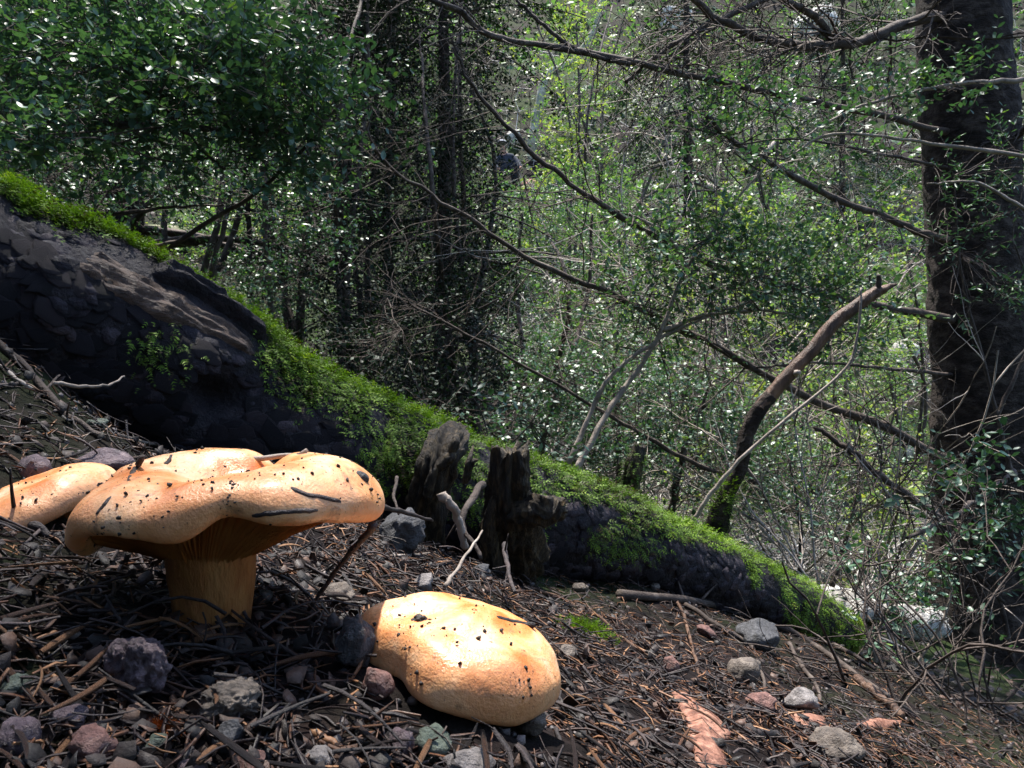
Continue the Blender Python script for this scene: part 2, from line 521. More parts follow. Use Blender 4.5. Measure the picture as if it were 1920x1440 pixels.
# bark flakes
def flake_mesh(seed):
    r = np.random.default_rng(seed)
    n = 9
    a = np.linspace(0, 2 * math.pi, n, endpoint=False) + r.uniform(-.2, .2, n)
    rr_ = r.uniform(.65, 1.1, n)
    x, y = rr_ * np.cos(a), rr_ * np.sin(a) * .8
    tilt = 0.18 * (-x) + 0.12 * r.normal(size=n) * .4
    top = np.stack([x * .9, y * .9, .20 + tilt], -1)
    bot = np.stack([x, y, -.25 + 0 * x], -1)
    V = np.vstack([top, bot, [[r.uniform(-.2, .2), r.uniform(-.2, .2), .30]]])
    T = [[2 * n, q, (q + 1) % n] for q in range(n)]
    Q = [[q, n + q, n + (q + 1) % n, (q + 1) % n] for q in range(n)]
    return V, np.array(T), np.array(Q)
FL = [flake_mesh(50 + q) for q in range(8)]
nfl = 1500
fu = RNG.uniform(-60, 1420, nfl)
fs = s_of_u(fu)
fphi = np.radians(RNG.uniform(10, 140, nfl))
bare = (fu > 80) & (fu < 400) & (fphi > np.radians(28)) & (fphi < np.radians(68))
holed = np.hypot((log_point(fs, fphi)[0][:, 0] - P(400, 742, .72)[0]), log_point(fs, fphi)[0][:, 2] - P(400, 742, .72)[2]) < .026
ok = ~bare & ~holed & (fphi > moss_edge(fu) - .15)
fs, fphi, fu = fs[ok], fphi[ok], fu[ok]
fp, fn, ft = log_point(fs, fphi)
fsz = RNG.uniform(.005, .0135, len(fs))
fM = frames(ft * 0 + np.cross(fn, ft), fn, None)     # y around the log, z outwards
yaw = RNG.normal(0, .5, len(fs)) + math.pi * (RNG.random(len(fs)) < .15)
cy, sy = np.cos(yaw)[:, None], np.sin(yaw)[:, None]
fx = cy * fM[..., 0] + sy * fM[..., 1]
fy = -sy * fM[..., 0] + cy * fM[..., 1]
fM = np.stack([fx, fy, fM[..., 2]], -1) * (fsz[:, None, None] * np.array([1.45, 1.1, .30]))
order = np.argsort(-(fsz / fp[:, 1]) * np.clip(-fn[:, 1], 0, 1))
FLM = []
for q, t in enumerate(FL):
    b = MB(); b.add(*t, rnd=q / 8 + .05); FLM.append(b.mesh('bark_flake', False)); FLM[-1].materials.append(M['flake'])
def to_mat(M3, p):
    return Matrix([[*M3[0], p[0]], [*M3[1], p[1]], [*M3[2], p[2]], [0, 0, 0, 1]])
for c, q in enumerate(order[:300]):
    o = link('bark_flake', FLM[c % 8], None, log)
    o.matrix_world = to_mat(fM[q], fp[q])
rest = MB()
for q in range(8):
    idx = order[300 + q::8]
    rest.scatter(FL[q], fM[idx], fp[idx], RNG.random(len(idx)))
tag(rest.build('small_bark_flakes', M['flake'], log, False), kind='stuff')

# moss sprigs: a curved stem with leaflets on both sides
def sprig(seed, n=4, L=1.0):
    r = np.random.default_rng(seed)
    t = np.linspace(0.05, 1, n)
    bend = r.uniform(-.3, .3)
    c = np.stack([bend * t ** 2, t * .9, .30 * np.sin(t * 2.2)], -1) * L
    V, T = [], []
    for q in range(n):
        ll = .47 * (1 - .55 * t[q]) * r.uniform(.8, 1.2)
        for sgn in (-1, 1):
            d = np.array([sgn * .85, .55, r.uniform(-.1, .35)])
            wv = np.array([-.25 * sgn * .5, .35, 0]) * ll * .9
            b0 = len(V)
            V += [c[q] - wv * .5, c[q] + wv * .5, c[q] + d * ll]
            T.append([b0, b0 + 1, b0 + 2])
    b0 = len(V)
    V += [c[-1] + [-.07, -.05, 0], c[-1] + [.07, -.05, 0], c[-1] + [0, .22, -.03]]
    T.append([b0, b0 + 1, b0 + 2])
    return np.array(V), np.array(T), None
SPR = [sprig(q) for q in range(5)]

def moss_on_log(n, u0, u1):
    u = RNG.uniform(u0, u1, n)
    s = s_of_u(u)
    edge = moss_edge(u)
    phi = RNG.uniform(-1.1, 1, n)
    phi = np.where(phi < 0, phi * .9, phi * (edge + .35))
    p, nn, tt = log_point(s, phi)
    pn = fbm(p * 26, 3)
    keep = phi < edge + pn * .42 + RNG.normal(0, .05, n)
    keep &= ~((u > 120) & (u < 400) & (phi > np.radians(34)))
    keep &= (pn + vnoise(p * 60) * .5 + .42 + .4 * (phi < edge * .5)) > 0
    return s[keep], phi[keep], p[keep], nn[keep], tt[keep], u[keep]
ms, mphi, mp, mn, mt, mu = moss_on_log(28000, -120, 1630)
# extra ragged tufts further down the flank
tu = np.array([600, 640, 700, 760, 820, 640, 1060, 1100, 1140, 880, 920, 480, 420, 250])
tv = np.array([60, 78, 84, 88, 86, 100, 88, 95, 84, 78, 80, 62, 55, 84])
e_s, e_p = [], []
for a_, b_ in zip(tu, tv):
    kx = 110
    e_s.append(s_of_u(a_ + RNG.normal(0, 22, kx))); e_p.append(np.radians(b_ + RNG.normal(0, 7, kx)))
e_s, e_p = np.concatenate(e_s), np.concatenate(e_p)
ep, en, et = log_point(e_s, e_p)
mp, mn, mt = np.vstack([mp, ep]), np.vstack([mn, en]), np.vstack([mt, et])
mphi = np.concatenate([mphi, e_p])
nm = len(mp)
down = unit(np.cross(mt, mn))                         # round the log
down = np.where(down[:, 2:3] > 0, -down, down)
mdir = unit(mt * RNG.normal(.35, .7, (nm, 1)) + down * (np.sin(np.clip(mphi, 0, 1.5)) * .9 + .1)[:, None] + mn * RNG.uniform(.15, .7, (nm, 1)) + RNG.normal(0, .35, (nm, 3)))
msz = RNG.uniform(.006, .0145, nm) * np.where(np.arange(nm) < nm - len(ep), 1, .75)
thick = np.clip(.35 + fbm(mp * 9 + 4, 2) * .5, 0, 1) * .010 * np.clip(1.4 - np.abs(mphi), .15, 1)
mM = frames(mdir, mn) * msz[:, None, None]
mpos = mp + mn * (RNG.random(nm) * thick + .0005)[:, None]
mr = np.clip(.5 + fbm(mp * 12, 2) * .28 + RNG.normal(0, .25, nm), 0, 1)
mb = MB()
for q in range(5):
    mb.scatter(SPR[q], mM[q::5], mpos[q::5], mr[q::5])
tag(mb.build('moss', M['moss'], log, False), kind='stuff')

# broken branch stubs on the log
def gnarly(mb, pts, rads, n=40, sides=28, amp=.12, freq=60, seed=0, ridges=0, jag=0.0, rnd=.5, carve=()):
    c = spline(pts, n)
    r = np.interp(np.linspace(0, 1, n), np.linspace(0, 1, len(rads)), rads)
    t = unit(np.gradient(c, axis=0))
    ref = np.array([0.9, .2, .1])
    a = unit(np.cross(t, ref)); b = np.cross(t, a)
    th = np.linspace(0, 2 * math.pi, sides, endpoint=False)
    nn = np.cos(th)[None, :, None] * a[:, None] + np.sin(th)[None, :, None] * b[:, None]
    V = c[:, None] + nn * r[:, None, None]
    q = V.reshape(-1, 3)
    ss_ = np.linspace(0, 1, n) * np.linalg.norm(np.diff(c, axis=0), axis=1).sum() / r.mean()
    TH, SS = np.meshgrid(th, ss_)
    fb = fbm(np.c_[np.cos(TH).ravel() * 3.2, np.sin(TH).ravel() * 3.2, SS.ravel() * .45 + seed], 4, .6).reshape(n, sides)
    d = (fbm(q * freq + seed, 3).reshape(n, sides) * .45 + fb * .8) * amp
    if ridges:
        d = d + .5 * amp * np.sin(th * ridges + 3 * vnoise(np.c_[np.cos(th) * 2, np.sin(th) * 2, th * 0 + seed]))[None]
    V = V + nn * (d * r[:, None])[..., None]
    for (cp, cr, cdp) in carve:
        V = V - nn * (cdp * gauss(np.linalg.norm(V - cp, axis=-1), cr))[..., None]
    if jag:
        e = vnoise(np.c_[np.cos(th) * 3, np.sin(th) * 3, th * 0 + seed]) + .6 * vnoise(np.c_[np.cos(th) * 9, np.sin(th) * 9, th * 0 + seed])
        wgt = smooth((np.linspace(0, 1, n) - .7) / .3)
        V = V + t[:, None] * (wgt[:, None] * e[None] * jag)[..., None]
    i, j = np.meshgrid(np.arange(n - 1), np.arange(sides), indexing='ij')
    k = (j + 1) % sides
    Q = np.stack([i * sides + j, i * sides + k, (i + 1) * sides + k, (i + 1) * sides + j], -1).reshape(-1, 4)
    VV = np.vstack([V.reshape(-1, 3), c[-1:] - t[-1:] * (.35 * r[-1] if jag else 0)])
    T = np.stack([np.full(sides, n * sides), (n - 1) * sides + np.arange(sides), (n - 1) * sides + (np.arange(sides) + 1) % sides], -1)
    mb.add(VV, T, Q, rnd)

mb = MB()
gnarly(mb, [P(792, 1010, .86), P(806, 935, .83), P(822, 870, .82), P(846, 825, .84), P(868, 806, .87)],
       [.026, .023, .021, .018, .008], n=90, sides=56, amp=.24, seed=3, ridges=9, jag=.010, carve=[(P(862, 905, .79), .020, .022), (P(855, 960, .80), .020, .018)])
so = tag(mb.build('branch_stub', M['stub'], log), 'rounded broken branch stub with dark hollow side')
for k, (u_, v_, ut, vt_, r0_) in enumerate([(872, 905, 888, 835, .004), (880, 880, 897, 862, .003), (845, 860, 862, 808, .005), (820, 880, 870, 842, .006), (800, 930, 826, 850, .005)]):
    mb = MB(); gnarly(mb, [P(u_, v_, .80), P((u_ + ut) / 2, (v_ + vt_) / 2 - 6, .795), P(ut, vt_, .81)], [r0_, r0_ * .9, r0_ * .2], 24, 12, .35, 120, k * 3.3)
    mb.build('splinter', M['stub'], so)
mb = MB()
gnarly(mb, [P(965, 1060, .90), P(955, 985, .83), P(952, 920, .80), P(956, 845, .79)], [.034, .026, .0185, .0165], n=100, sides=60, amp=.24, seed=21, ridges=11, jag=.007)
so = tag(mb.build('branch_stub', M['stub'], log), 'upright snapped branch stump with pale splintered rim and side knob')
mb = MB()
gnarly(mb, [P(965, 965, .80), P(1000, 958, .79), P(1040, 955, .79), P(1060, 950, .79)], [.016, .017, .013, .008], amp=.35, freq=90, seed=33, jag=.004)
mb.build('knob', M['stub'], so)
mb = MB()
gnarly(mb, [P(925, 1075, .83), P(915, 1000, .80), P(930, 930, .79)], [.010, .008, .004], amp=.3, seed=41)
mb.build('root_ridge', M['stub'], so)
mb = MB()
gnarly(mb, [P(1180, 930, 1.22), P(1186, 885, 1.2), P(1200, 835, 1.2)], [.016, .013, .010], amp=.2, seed=51, jag=.004)
so = tag(mb.build('branch_stub', M['stub'], log), 'small stub covered in moss behind the log crest')
c = spline([P(1180, 930, 1.22), P(1186, 885, 1.2), P(1197, 850, 1.2)], 400)
nd = unit(RNG.normal(size=(400, 3)))
mb = MB()
mb.scatter(SPR[0], frames(unit(nd + [0, 0, -.6]), nd) * RNG.uniform(.006, .011, (400, 1, 1)), c + nd * .012, RNG.random(400) * .7)
tag(mb.build('stub_moss', M['moss'], so, False), kind='stuff')

# ------------------------------------------------------------------ mushrooms
def cap_material():
    m, n, l, b = newmat('mushroom_cap')
    c = coord(n, l)
    f = noise(n, l, 42, 5, 0.55, c, 0.6)
    f2 = noise(n, l, 260, 4, 0.6, c)
    base = ramp(n, l, f, [(0.37, (0.58, 0.16, 0.030)), (0.46, (0.76, 0.29, 0.105)), (0.54, (0.81, 0.41, 0.20)), (0.64, (0.85, 0.56, 0.36))])
    # the margin is paler: rnd holds the distance from the centre
    edge = n.new('ShaderNodeMapRange')
    l.new(attr(n), edge.inputs[0])
    edge.inputs[1].default_value = 0.62; edge.inputs[2].default_value = 1.0
    edge.inputs[3].default_value = 0.0; edge.inputs[4].default_value = 0.55
    base = mix(n, l, edge.outputs[0], base, (0.78, 0.47, 0.26))
    fine = n.new('ShaderNodeMapRange')
    l.new(f2, fine.inputs[0]); fine.inputs[1].default_value = .35; fine.inputs[2].default_value = .7
    fine.inputs[3].default_value = 0; fine.inputs[4].default_value = .35
    base = mix(n, l, fine.outputs[0], base, (0.62, 0.27, 0.08))
    # earth stains and small dark specks
    st = ramp(n, l, noise(n, l, 95, 6, 0.7, c, 1.0), [(0.57, (0, 0, 0)), (0.70, (1, 1, 1))])
    base = mix(n, l, mix(n, l, 1.0, st, (0.75, 0.75, 0.75), 'MULTIPLY'), base, (0.17, 0.09, 0.05))
    sp = ramp(n, l, noise(n, l, 520, 2, 0.5, c), [(0.70, (0, 0, 0)), (0.76, (1, 1, 1))])
    base = mix(n, l, mix(n, l, 1.0, sp, (0.8, 0.8, 0.8), 'MULTIPLY'), base, (0.06, 0.03, 0.02))
    sm = ramp(n, l, noise(n, l, 30, 8, 0.75, c, 2.0), [(0.58, (0, 0, 0)), (0.68, (1, 1, 1))])
    base = mix(n, l, mix(n, l, 1.0, sm, (0.7, 0.7, 0.7), 'MULTIPLY'), base, (0.24, 0.11, 0.06))
    l.new(base, b.inputs['Base Color'])
    nb = bump(n, l, noise(n, l, 70, 4, 0.5, c), 0.0025, 0.5)
    nb = bump(n, l, noise(n, l, 900, 3, 0.6, c), 0.0004, 0.8, nb)
    l.new(nb, b.inputs['Normal'])
    r = n.new('ShaderNodeMapRange')
    l.new(noise(n, l, 60, 4, 0.6, c), r.inputs[0])
    r.inputs[1].default_value = .35; r.inputs[2].default_value = .65
    r.inputs[3].default_value = .26; r.inputs[4].default_value = .62
    b.inputs['Coat Weight'].default_value = 0.15; b.inputs['Coat Roughness'].default_value = 0.25
    l.new(r.outputs[0], b.inputs['Roughness'])
    b.inputs['Specular IOR Level'].default_value = 0.5
    b.inputs['Subsurface Weight'].default_value = 0.12
    b.inputs['Subsurface Radius'].default_value = (0.004, 0.0018, 0.0008)
    b.inputs['Subsurface Scale'].default_value = 1.0
    return m
M['cap'] = cap_material()
M['gill'] = rough_mat('mushroom_gills', [(0.3, (0.36, 0.12, 0.032)), (0.7, (0.52, 0.23, 0.07))], 60, 300, 0.0005, 0.6, 0.3)
M['stem'] = rough_mat('mushroom_stem', [(0.3, (0.16, 0.055, 0.016)), (0.5, (0.30, 0.125, 0.036)), (0.75, (0.46, 0.25, 0.09))], 50, 200, 0.0015, 0.55, 0.35, cscale=(2, 2, .6))

def ring_quads(n, m):
    i, j = np.meshgrid(np.arange(n - 1), np.arange(m), indexing='ij')
    k = (j + 1) % m
    return np.stack([i * m + j, i * m + k, (i + 1) * m + k, (i + 1) * m + j], -1).reshape(-1, 4)

def mushroom(label, centre, rot, Rf, topf, dropf, e, rs, zs, zbase, stem_off, seed, crest=.6, lift_f=None, gills=110):
    """Rf/dropf(theta) -> rim radius and rim drop; topf(t,theta) -> height of the inner top"""
    root = empty('mushroom')
    tag(root, label, 'mushroom', 'orange mushrooms growing in the needle litter')
    nth = 150
    th = np.linspace(0, 2 * math.pi, nth, endpoint=False)
    t_in = np.linspace(0.02, crest, 34)
    a_ = np.linspace(0, 1, 26)[1:]
    b_ = np.linspace(0, math.pi * .95, 14)[1:]
    Rr, D = Rf(th), dropf(th)
    ee = e * (1 + .25 * vnoise(np.c_[np.cos(th) * 2, np.sin(th) * 2, th * 0 + seed]))
    rows, att = [], []
    Rb = np.full(nth, Rr.mean())
    Rat = lambda t: Rb + (Rr - Rb) * smooth(t) ** 2
    for t in t_in:
        rows.append((Rat(t) * t, topf(np.full(nth, t), th))); att.append(t)
    z0 = topf(np.full(nth, crest), th)
    for a in a_:
        rows.append((Rat(crest + (1 - crest) * a) * (crest + (1 - crest) * math.sin(a * math.pi / 2)), z0 * (1 - a) - D * (1 - math.cos(a * math.pi / 2)) + topf(np.full(nth, crest + (1 - crest) * a), th) * a))
        att.append(crest + (1 - crest) * a)
    zr = rows[-1][1]
    for b in b_:
        rows.append((Rr - ee + ee * math.cos(b), zr - ee * math.sin(b) * 1.15)); att.append(1.0)
    Rm = np.array([r[0] for r in rows]); Z = np.array([r[1] for r in rows])
    V = np.stack([Rm * np.cos(th), Rm * np.sin(th), Z], -1)
    q = V.reshape(-1, 3)
    V = V + np.array([0, 0, 1.0]) * ((fbm(q * 55 + seed, 3) * .0011) + fbm(q * 22 + seed, 2) * .0016).reshape(V.shape[:2])[..., None] \
        + (np.stack([np.cos(th), np.sin(th), 0 * th], -1)[None] * (fbm(q * 70 + seed + 9, 2) * .0009).reshape(V.shape[:2])[..., None])
    nr_ = len(rows)
    A = np.repeat(np.array(att), nth)
    mb = MB()
    VV = np.vstack([V.reshape(-1, 3), [[0, 0, V[0, :, 2].mean()]]])
    T = np.stack([np.full(nth, nr_ * nth), np.arange(nth), (np.arange(nth) + 1) % nth], -1)
    mb.add(VV, T, ring_quads(nr_, nth), np.append(A, 0))
    cap = mb.build('cap', M['cap'], root)
    # underside and gills
    qq = np.linspace(0, 1, 16)
    r0 = Rr - 2 * ee * .96
    zr2 = V[-1, :, 2]
    ux = stem_off
    def under(qv, thv, r0v, zrv, hang):
        rr_ = r0v * (1 - qv) + rs * qv
        zz = zrv + .0015 * np.sin(math.pi * qv) - (zrv - zs) * qv ** 1.7 - hang
        return np.stack([rr_ * np.cos(thv) + ux[0] * qv, rr_ * np.sin(thv) + ux[1] * qv, zz], -1)
    U = np.array([under(np.full(nth, x), th, r0, zr2 + .001, 0) for x in qq])
    mb = MB()
    mb.add(U.reshape(-1, 3), None, ring_quads(len(qq), nth)[:, ::-1])
    mb.build('cap_underside', M['gill'], root)
    mb = MB()
    for k in range(gills):
        t = 2 * math.pi * (k + RNG.uniform(-.2, .2)) / gills
        r0k, zrk = np.interp(t, th, r0, period=2 * math.pi), np.interp(t, th, zr2, period=2 * math.pi)
        q0 = 0.02 if k % 2 == 0 else RNG.uniform(.02, .5)
        qk = np.linspace(q0, 1, 9)
        hang = .0042 * np.sin(math.pi * np.clip((qk - q0) / (1 - q0 + .2) + .08, 0, 1)) + .0004
        w_ = .22 * 2 * math.pi / gills
        L_ = under(qk, t - w_, r0k, zrk + .001, 0); Rg = under(qk, t + w_, r0k, zrk + .001, 0); E = under(qk, t, r0k, zrk + .001, hang)
        ii_ = np.arange(8)
        mb.add(np.vstack([L_, E, Rg]), None, np.vstack([np.stack([ii_, ii_ + 1, ii_ + 10, ii_ + 9], -1), np.stack([ii_ + 9, ii_ + 10, ii_ + 19, ii_ + 18], -1)]))
    tag(mb.build('gills', M['gill'], root), kind='stuff')
    # stem
    zz = np.linspace(zs + .002, zbase, 30)
    f = np.linspace(0, 1, 30)
    rst = rs * (1.06 - .18 * smooth(f * 1.3) + .05 * f)
    SV = np.stack([rst[:, None] * np.cos(th[::2]) + ux[0], rst[:, None] * np.sin(th[::2]) + ux[1], np.repeat(zz[:, None], 75, 1)], -1)
    qv = SV.reshape(-1, 3)
    SV = SV + np.stack([np.cos(th[::2]), np.sin(th[::2]), 0 * th[::2]], -1)[None] * (fbm(qv * [90, 90, 40] + seed, 3) * .0014).reshape(30, 75)[..., None]
    mb = MB(); mb.add(SV.reshape(-1, 3), None, ring_quads(30, 75)[:, ::-1])
    mb.build('stem', M['stem'], root)
    root.location = centre
    root.rotation_euler = rot
    Mx = Matrix.LocRotScale(Vector(centre), root.rotation_euler, None)
    Mn = np.array(Mx)
    world = VV @ Mn[:3, :3].T + Mn[:3, 3]
    quads = ring_quads(nr_, nth)
    bvh = BVHTree.FromPolygons([Vector(x) for x in world], [list(map(int, x)) for x in quads] + [list(map(int, x)) for x in T])
    return root, bvh, world, quads

def ang_d(t, a):
    return (t - a + math.pi) % (2 * math.pi) - math.pi

rad_ = math.radians
# big one
def R1(t):
    return .0530 * (1 + .05 * np.cos(2 * t) - .07 * gauss(ang_d(t, rad_(72)), .25) - .13 * gauss(ang_d(t, rad_(288)), .22) - .02 * gauss(ang_d(t, rad_(190)), .5) + .025 * np.sin(5 * t + 1))
def T1(t, a):
    dep = -.013 * (1 - smooth(t / .58))
    fold = -.0065 * gauss(ang_d(a, rad_(75)), .22) * smooth((t - .1) / .5) - .0025 * gauss(ang_d(a, rad_(200)), .35) * smooth((t - .2) / .4)
    lob = .0030 * gauss(ang_d(a, rad_(115)), .45) * smooth((t - .2) / .4) - .003 * gauss(ang_d(a, rad_(250)), .5) * smooth((t - .1) / .5)
    return dep + fold + lob
def D1(t):
    return .0135 + .005 * gauss(ang_d(t, 0), .7) + .011 * gauss(ang_d(t, rad_(192)), .42) - .0065 * gauss(ang_d(t, rad_(288)), .25) + .001 * np.sin(4 * t)
big, bvh1, w1, q1 = mushroom('largest orange mushroom with wide wavy cap, gills and thick stem', P(432, 866, .30), (rad_(2), rad_(0), 0), R1, T1, D1, .0035, .0148, -.032, -.082, (-.006, -.004), 3)

# small domed one, torn on one side
def R2(t):
    return .0365 * (1 + .04 * np.cos(2 * t) - .20 * gauss(ang_d(t, rad_(224)), .38) + .10 * gauss(ang_d(t, rad_(174)), .28) + .02 * np.sin(3 * t))
def T2(t, a):
    return -.0085 * t ** 2 - .0020 * gauss(ang_d(a, rad_(198)), .42) * smooth((t - .25) / .6) + .001 * np.sin(3 * a) * t
def D2(t):
    return .0085 + .002 * gauss(ang_d(t, rad_(290)), .8) - .003 * gauss(ang_d(t, rad_(180)), .5)
small, bvh2, w2, q2 = mushroom('small domed orange mushroom with torn edge half buried in litter', P(886, 1156, .292), (rad_(5), rad_(14), 0), R2, T2, D2, .0034, .012, -.026, -.045, (0, 0), 8, crest=.45, gills=70)

# left neighbour leaning away
def R3(t):
    return .042 * (1 + .05 * np.cos(2 * t + 1) + .05 * np.sin(3 * t))
def T3(t, a):
    return -.006 * t ** 2
def D3(t):
    return .010 + .002 * np.sin(2 * t)
left, bvh3, w3, q3 = mushroom('partly hidden orange mushroom cap tucked against the largest mushroom', P(15, 918, .375), (rad_(10), rad_(-26), 0), R3, T3, D3, .0040, .011, -.024, -.05, (0, 0), 14, crest=.5, gills=60)

def hit(bvh, u, v):
    d = Vector(P(u, v, 1.0)).normalized()
    h = bvh.ray_cast(Vector((0, 0, 0)), d)
    return (np.array(h[0]), np.array(h[1])) if h[0] is not None else (None, None)

# soil crumbs on the caps
def crumb(seed):
    V, T = ICO[1]
    r = np.random.default_rng(seed)
    return V * r.uniform(.6, 1.2, (len(V), 1)) * [1, .9, .65], T, None
CR = [crumb(q) for q in range(5)]
def crumbs_on(label, world, quads, n, spots, bvh, zmin=-.2):
    c = world[quads].mean(1)
    nn = np.cross(world[quads[:, 1]] - world[quads[:, 0]], world[quads[:, 3]] - world[quads[:, 0]])
    ar = np.linalg.norm(nn, axis=1); nn = unit(nn)
    nn = np.where((nn * (c - world.mean(0))).sum(1, keepdims=True) < 0, -nn, nn)
    wgt = ar * (nn[:, 2] > .05) * (.3 + np.clip(fbm(c * 60, 3) + .2, 0, 2))
    idx = RNG.choice(len(c), n, p=wgt / wgt.sum())
    p = c[idx] + RNG.normal(0, .0006, (n, 3)) * [1, 1, 0]
    no = nn[idx]
    for (u, v, su, sv_, k) in spots:
        for _ in range(k):
            a, b = hit(bvh, u + RNG.normal(0, su), v + RNG.normal(0, sv_))
            if a is not None:
                p = np.vstack([p, a]); no = np.vstack([no, b])
    m = len(p)
    sz = .00016 + .0010 * RNG.random(m) ** 6
    mb = MB()
    MM = rand_rot(m) * sz[:, None, None]
    for q in range(5):
        mb.scatter(CR[q], MM[q::5], p[q::5] + no[q::5] * sz[q::5, None] * .25, RNG.random(len(p[q::5])) * .6)
    tag(mb.build('soil_crumbs', M['litter'], None, False), label, 'soil', kind='stuff')
crumbs_on('dark soil crumbs scattered over the largest mushroom cap', w1, q1, 700, [(432, 955, 10, 30, 70), (185, 1000, 16, 22, 60), (470, 990, 40, 6, 30), (360, 880, 40, 12, 20), (200, 1020, 12, 14, 30), (250, 955, 30, 30, 40)], bvh1)
crumbs_on('dark soil crumbs scattered over the small torn mushroom cap', w2, q2, 300, [(800, 1170, 20, 12, 40), (760, 1200, 20, 10, 25), (985, 1290, 40, 14, 30)], bvh2)
crumbs_on('dark soil crumbs scattered over the partly hidden mushroom cap', w3, q3, 220, [(60, 950, 15, 12, 25), (100, 925, 15, 10, 15)], bvh3)

# ------------------------------------------------------------------ stones
def stone_mesh(seed, sub=3, cuts=7, rough=.10, pit=0.0, aspect=(1, 1, 1)):
    V, T = ICO[sub]
    r = np.random.default_rng(seed)
    V = V.copy()
    for _ in range(cuts):
        n = unit(r.normal(size=3)); d = r.uniform(.55, .85)
        over = V @ n - d
        V = V - np.clip(over, 0, None)[:, None] * n * .92
    V = V * (1 + rough * fbm(V * 2.2 + seed * 3.1, 4))[:, None]
    if pit:
        pn = fbm(V * 6 + seed, 3)
        V = V * (1 - pit * np.clip(pn, 0, 1) + .4 * pit * np.clip(-pn, 0, 1))[:, None]
    V = V / np.abs(V).max(0) * np.asarray(aspect)
    b = MB(); b.add(V, T)
    return b
def stone(u, v, wpx, hpx, mat, label, seed, pit=0.0, dpt=None, rotz=0.0, tilt=0.0, sub=3, cuts=8, sink=.22, group=None, name='stone'):
    """u,v = photo centre of the stone; size from pixels at the distance of the ground it lies on"""
    g = on_ground(u, v + hpx * .38)
    d = g[1]
    a, h = wpx * .5 * d / FPX, hpx * .5 * d / FPX
    b = stone_mesh(seed, sub, cuts, .16, pit * 1.8, (a, min(a, h * 1.3), h))
    o = b.build(name, M[mat])
    o.location = (g[0], g[1] + min(a, h) * .3, (720 - v) / FPX * d)
    o.rotation_euler = (RNG.uniform(-.1, .1), tilt, rotz)
    return tag(o, label, 'stone', group)
stone(250, 1262, 128, 135, 'stone_purple', 'large pitted purple stone in front of the biggest mushroom', 1, .16, .255, .3, sub=5)
stone(432, 1322, 122, 108, 'stone_tan', 'rough tan grey stone beside the pitted purple stone', 2, .14, .25, .2, sub=5)
stone(664, 1212, 78, 118, 'stone_grey', 'upright dark grey slab stone between the two mushrooms', 3, .05, .285, .5, .25, sub=4)
stone(745, 1000, 105, 92, 'stone_grey', 'dark grey rock behind the right edge of the largest mushroom', 4, .08, .56, sub=4)
stone(632, 1122, 74, 56, 'stone_tan', 'crumbly tan stone on needles between the mushrooms', 5, .14, .36, sub=4)
stone(183, 868, 130, 56, 'stone_purple', 'flat mauve stone behind the two touching mushrooms', 6, .05, .46, .1)
stone(58, 878, 62, 52, 'stone_purple', 'dark rounded stone behind the partly hidden mushroom', 7, .06, .46)
stone(168, 1402, 100, 78, 'stone_red', 'smooth orange brown stone among blurred foreground litter', 8, .03, .215)
stone(30, 1392, 76, 84, 'stone_purple', 'mauve stone with a pale needle lying across it', 9, .04, .21)
stone(130, 1350, 78, 56, 'stone_purple', 'lumpy mauve stone behind the smooth orange brown stone', 10, .14, .225)
stone(420, 1385, 66, 66, 'stone_grey', 'bluish grey pebble against the rough tan grey stone', 11, .03, .228)
stone(520, 1338, 70, 42, 'stone_purple', 'small purple stone right of the rough tan grey stone', 12, .05, .25)
stone(705, 1280, 60, 78, 'stone_red', 'pointed reddish purple stone below the upright grey slab', 13, .06, .272, .4, -.3)
stone(815, 1402, 80, 64, 'green_stone', 'dark green grey stone below the small mushroom', 14, .05, .245)
stone(752, 1396, 62, 56, 'stone_purple', 'dark plum stone beside the green grey stone', 15, .05, .245)
stone(870, 1440, 120, 62, 'stone_pale', 'pale pinkish stone at the litter edge under the green grey stone', 16, .05, .245)
stone(600, 1425, 58, 46, 'stone_pale', 'small bluish white pebble in the foreground litter', 17, .02, .222)
stone(470, 1435, 62, 44, 'stone_red', 'dusty pink pebble in the foreground litter', 18, .02, .215)
stone(290, 1395, 50, 34, 'green_stone', 'small grey green pebble by the orange lichen tuft', 19, .03, .22)
stone(1003, 1362, 58, 48, 'stone_tan', 'grey stone wedged under the rim of the small mushroom', 20, .06)
stone(1500, 1316, 72, 50, 'stone_pale', 'whitish angular stone on the open needle slope', 21, .05)
stone(1572, 1405, 105, 70, 'stone_tan', 'large smooth tan stone low on the needle slope', 22, .03, sub=4)
stone(1428, 1318, 60, 36, 'stone_red', 'flat brick red stone beside the whitish angular stone', 23, .03)
stone(1425, 1195, 82, 66, 'stone_grey', 'big dark slab propped under the long dark twig', 24, .05, sub=4)
stone(1400, 1262, 70, 56, 'stone_tan', 'brown mottled stone half buried below the dark slab', 25, .06)
stone(1262, 1250, 36, 38, 'stone_red', 'small pinkish stone on the needle slope', 26, .05)
stone(1089, 1104, 32, 22, 'stone_tan', 'small grey tan stone at the foot of the mossy log', 27, .05)
stone(1226, 1100, 24, 18, 'stone_tan', 'tiny tan pebble at the foot of the mossy log', 28, .05, sub=3)
stone(1240, 1120, 20, 14, 'stone_grey', 'tiny blue grey pebble near the log foot', 29, .02, sub=3)
stone(1325, 1185, 44, 24, 'stone_red', 'elongated pale red stone on the needle slope', 30, .03, sub=3, tilt=.4)
stone(838, 1010, 50, 42, 'stone_grey', 'pale grey stone at the base of the snapped stump', 31, .05, .6)
stone(795, 1095, 40, 34, 'stone_pale', 'small whitish stone above the small mushroom', 32, .06, .44)
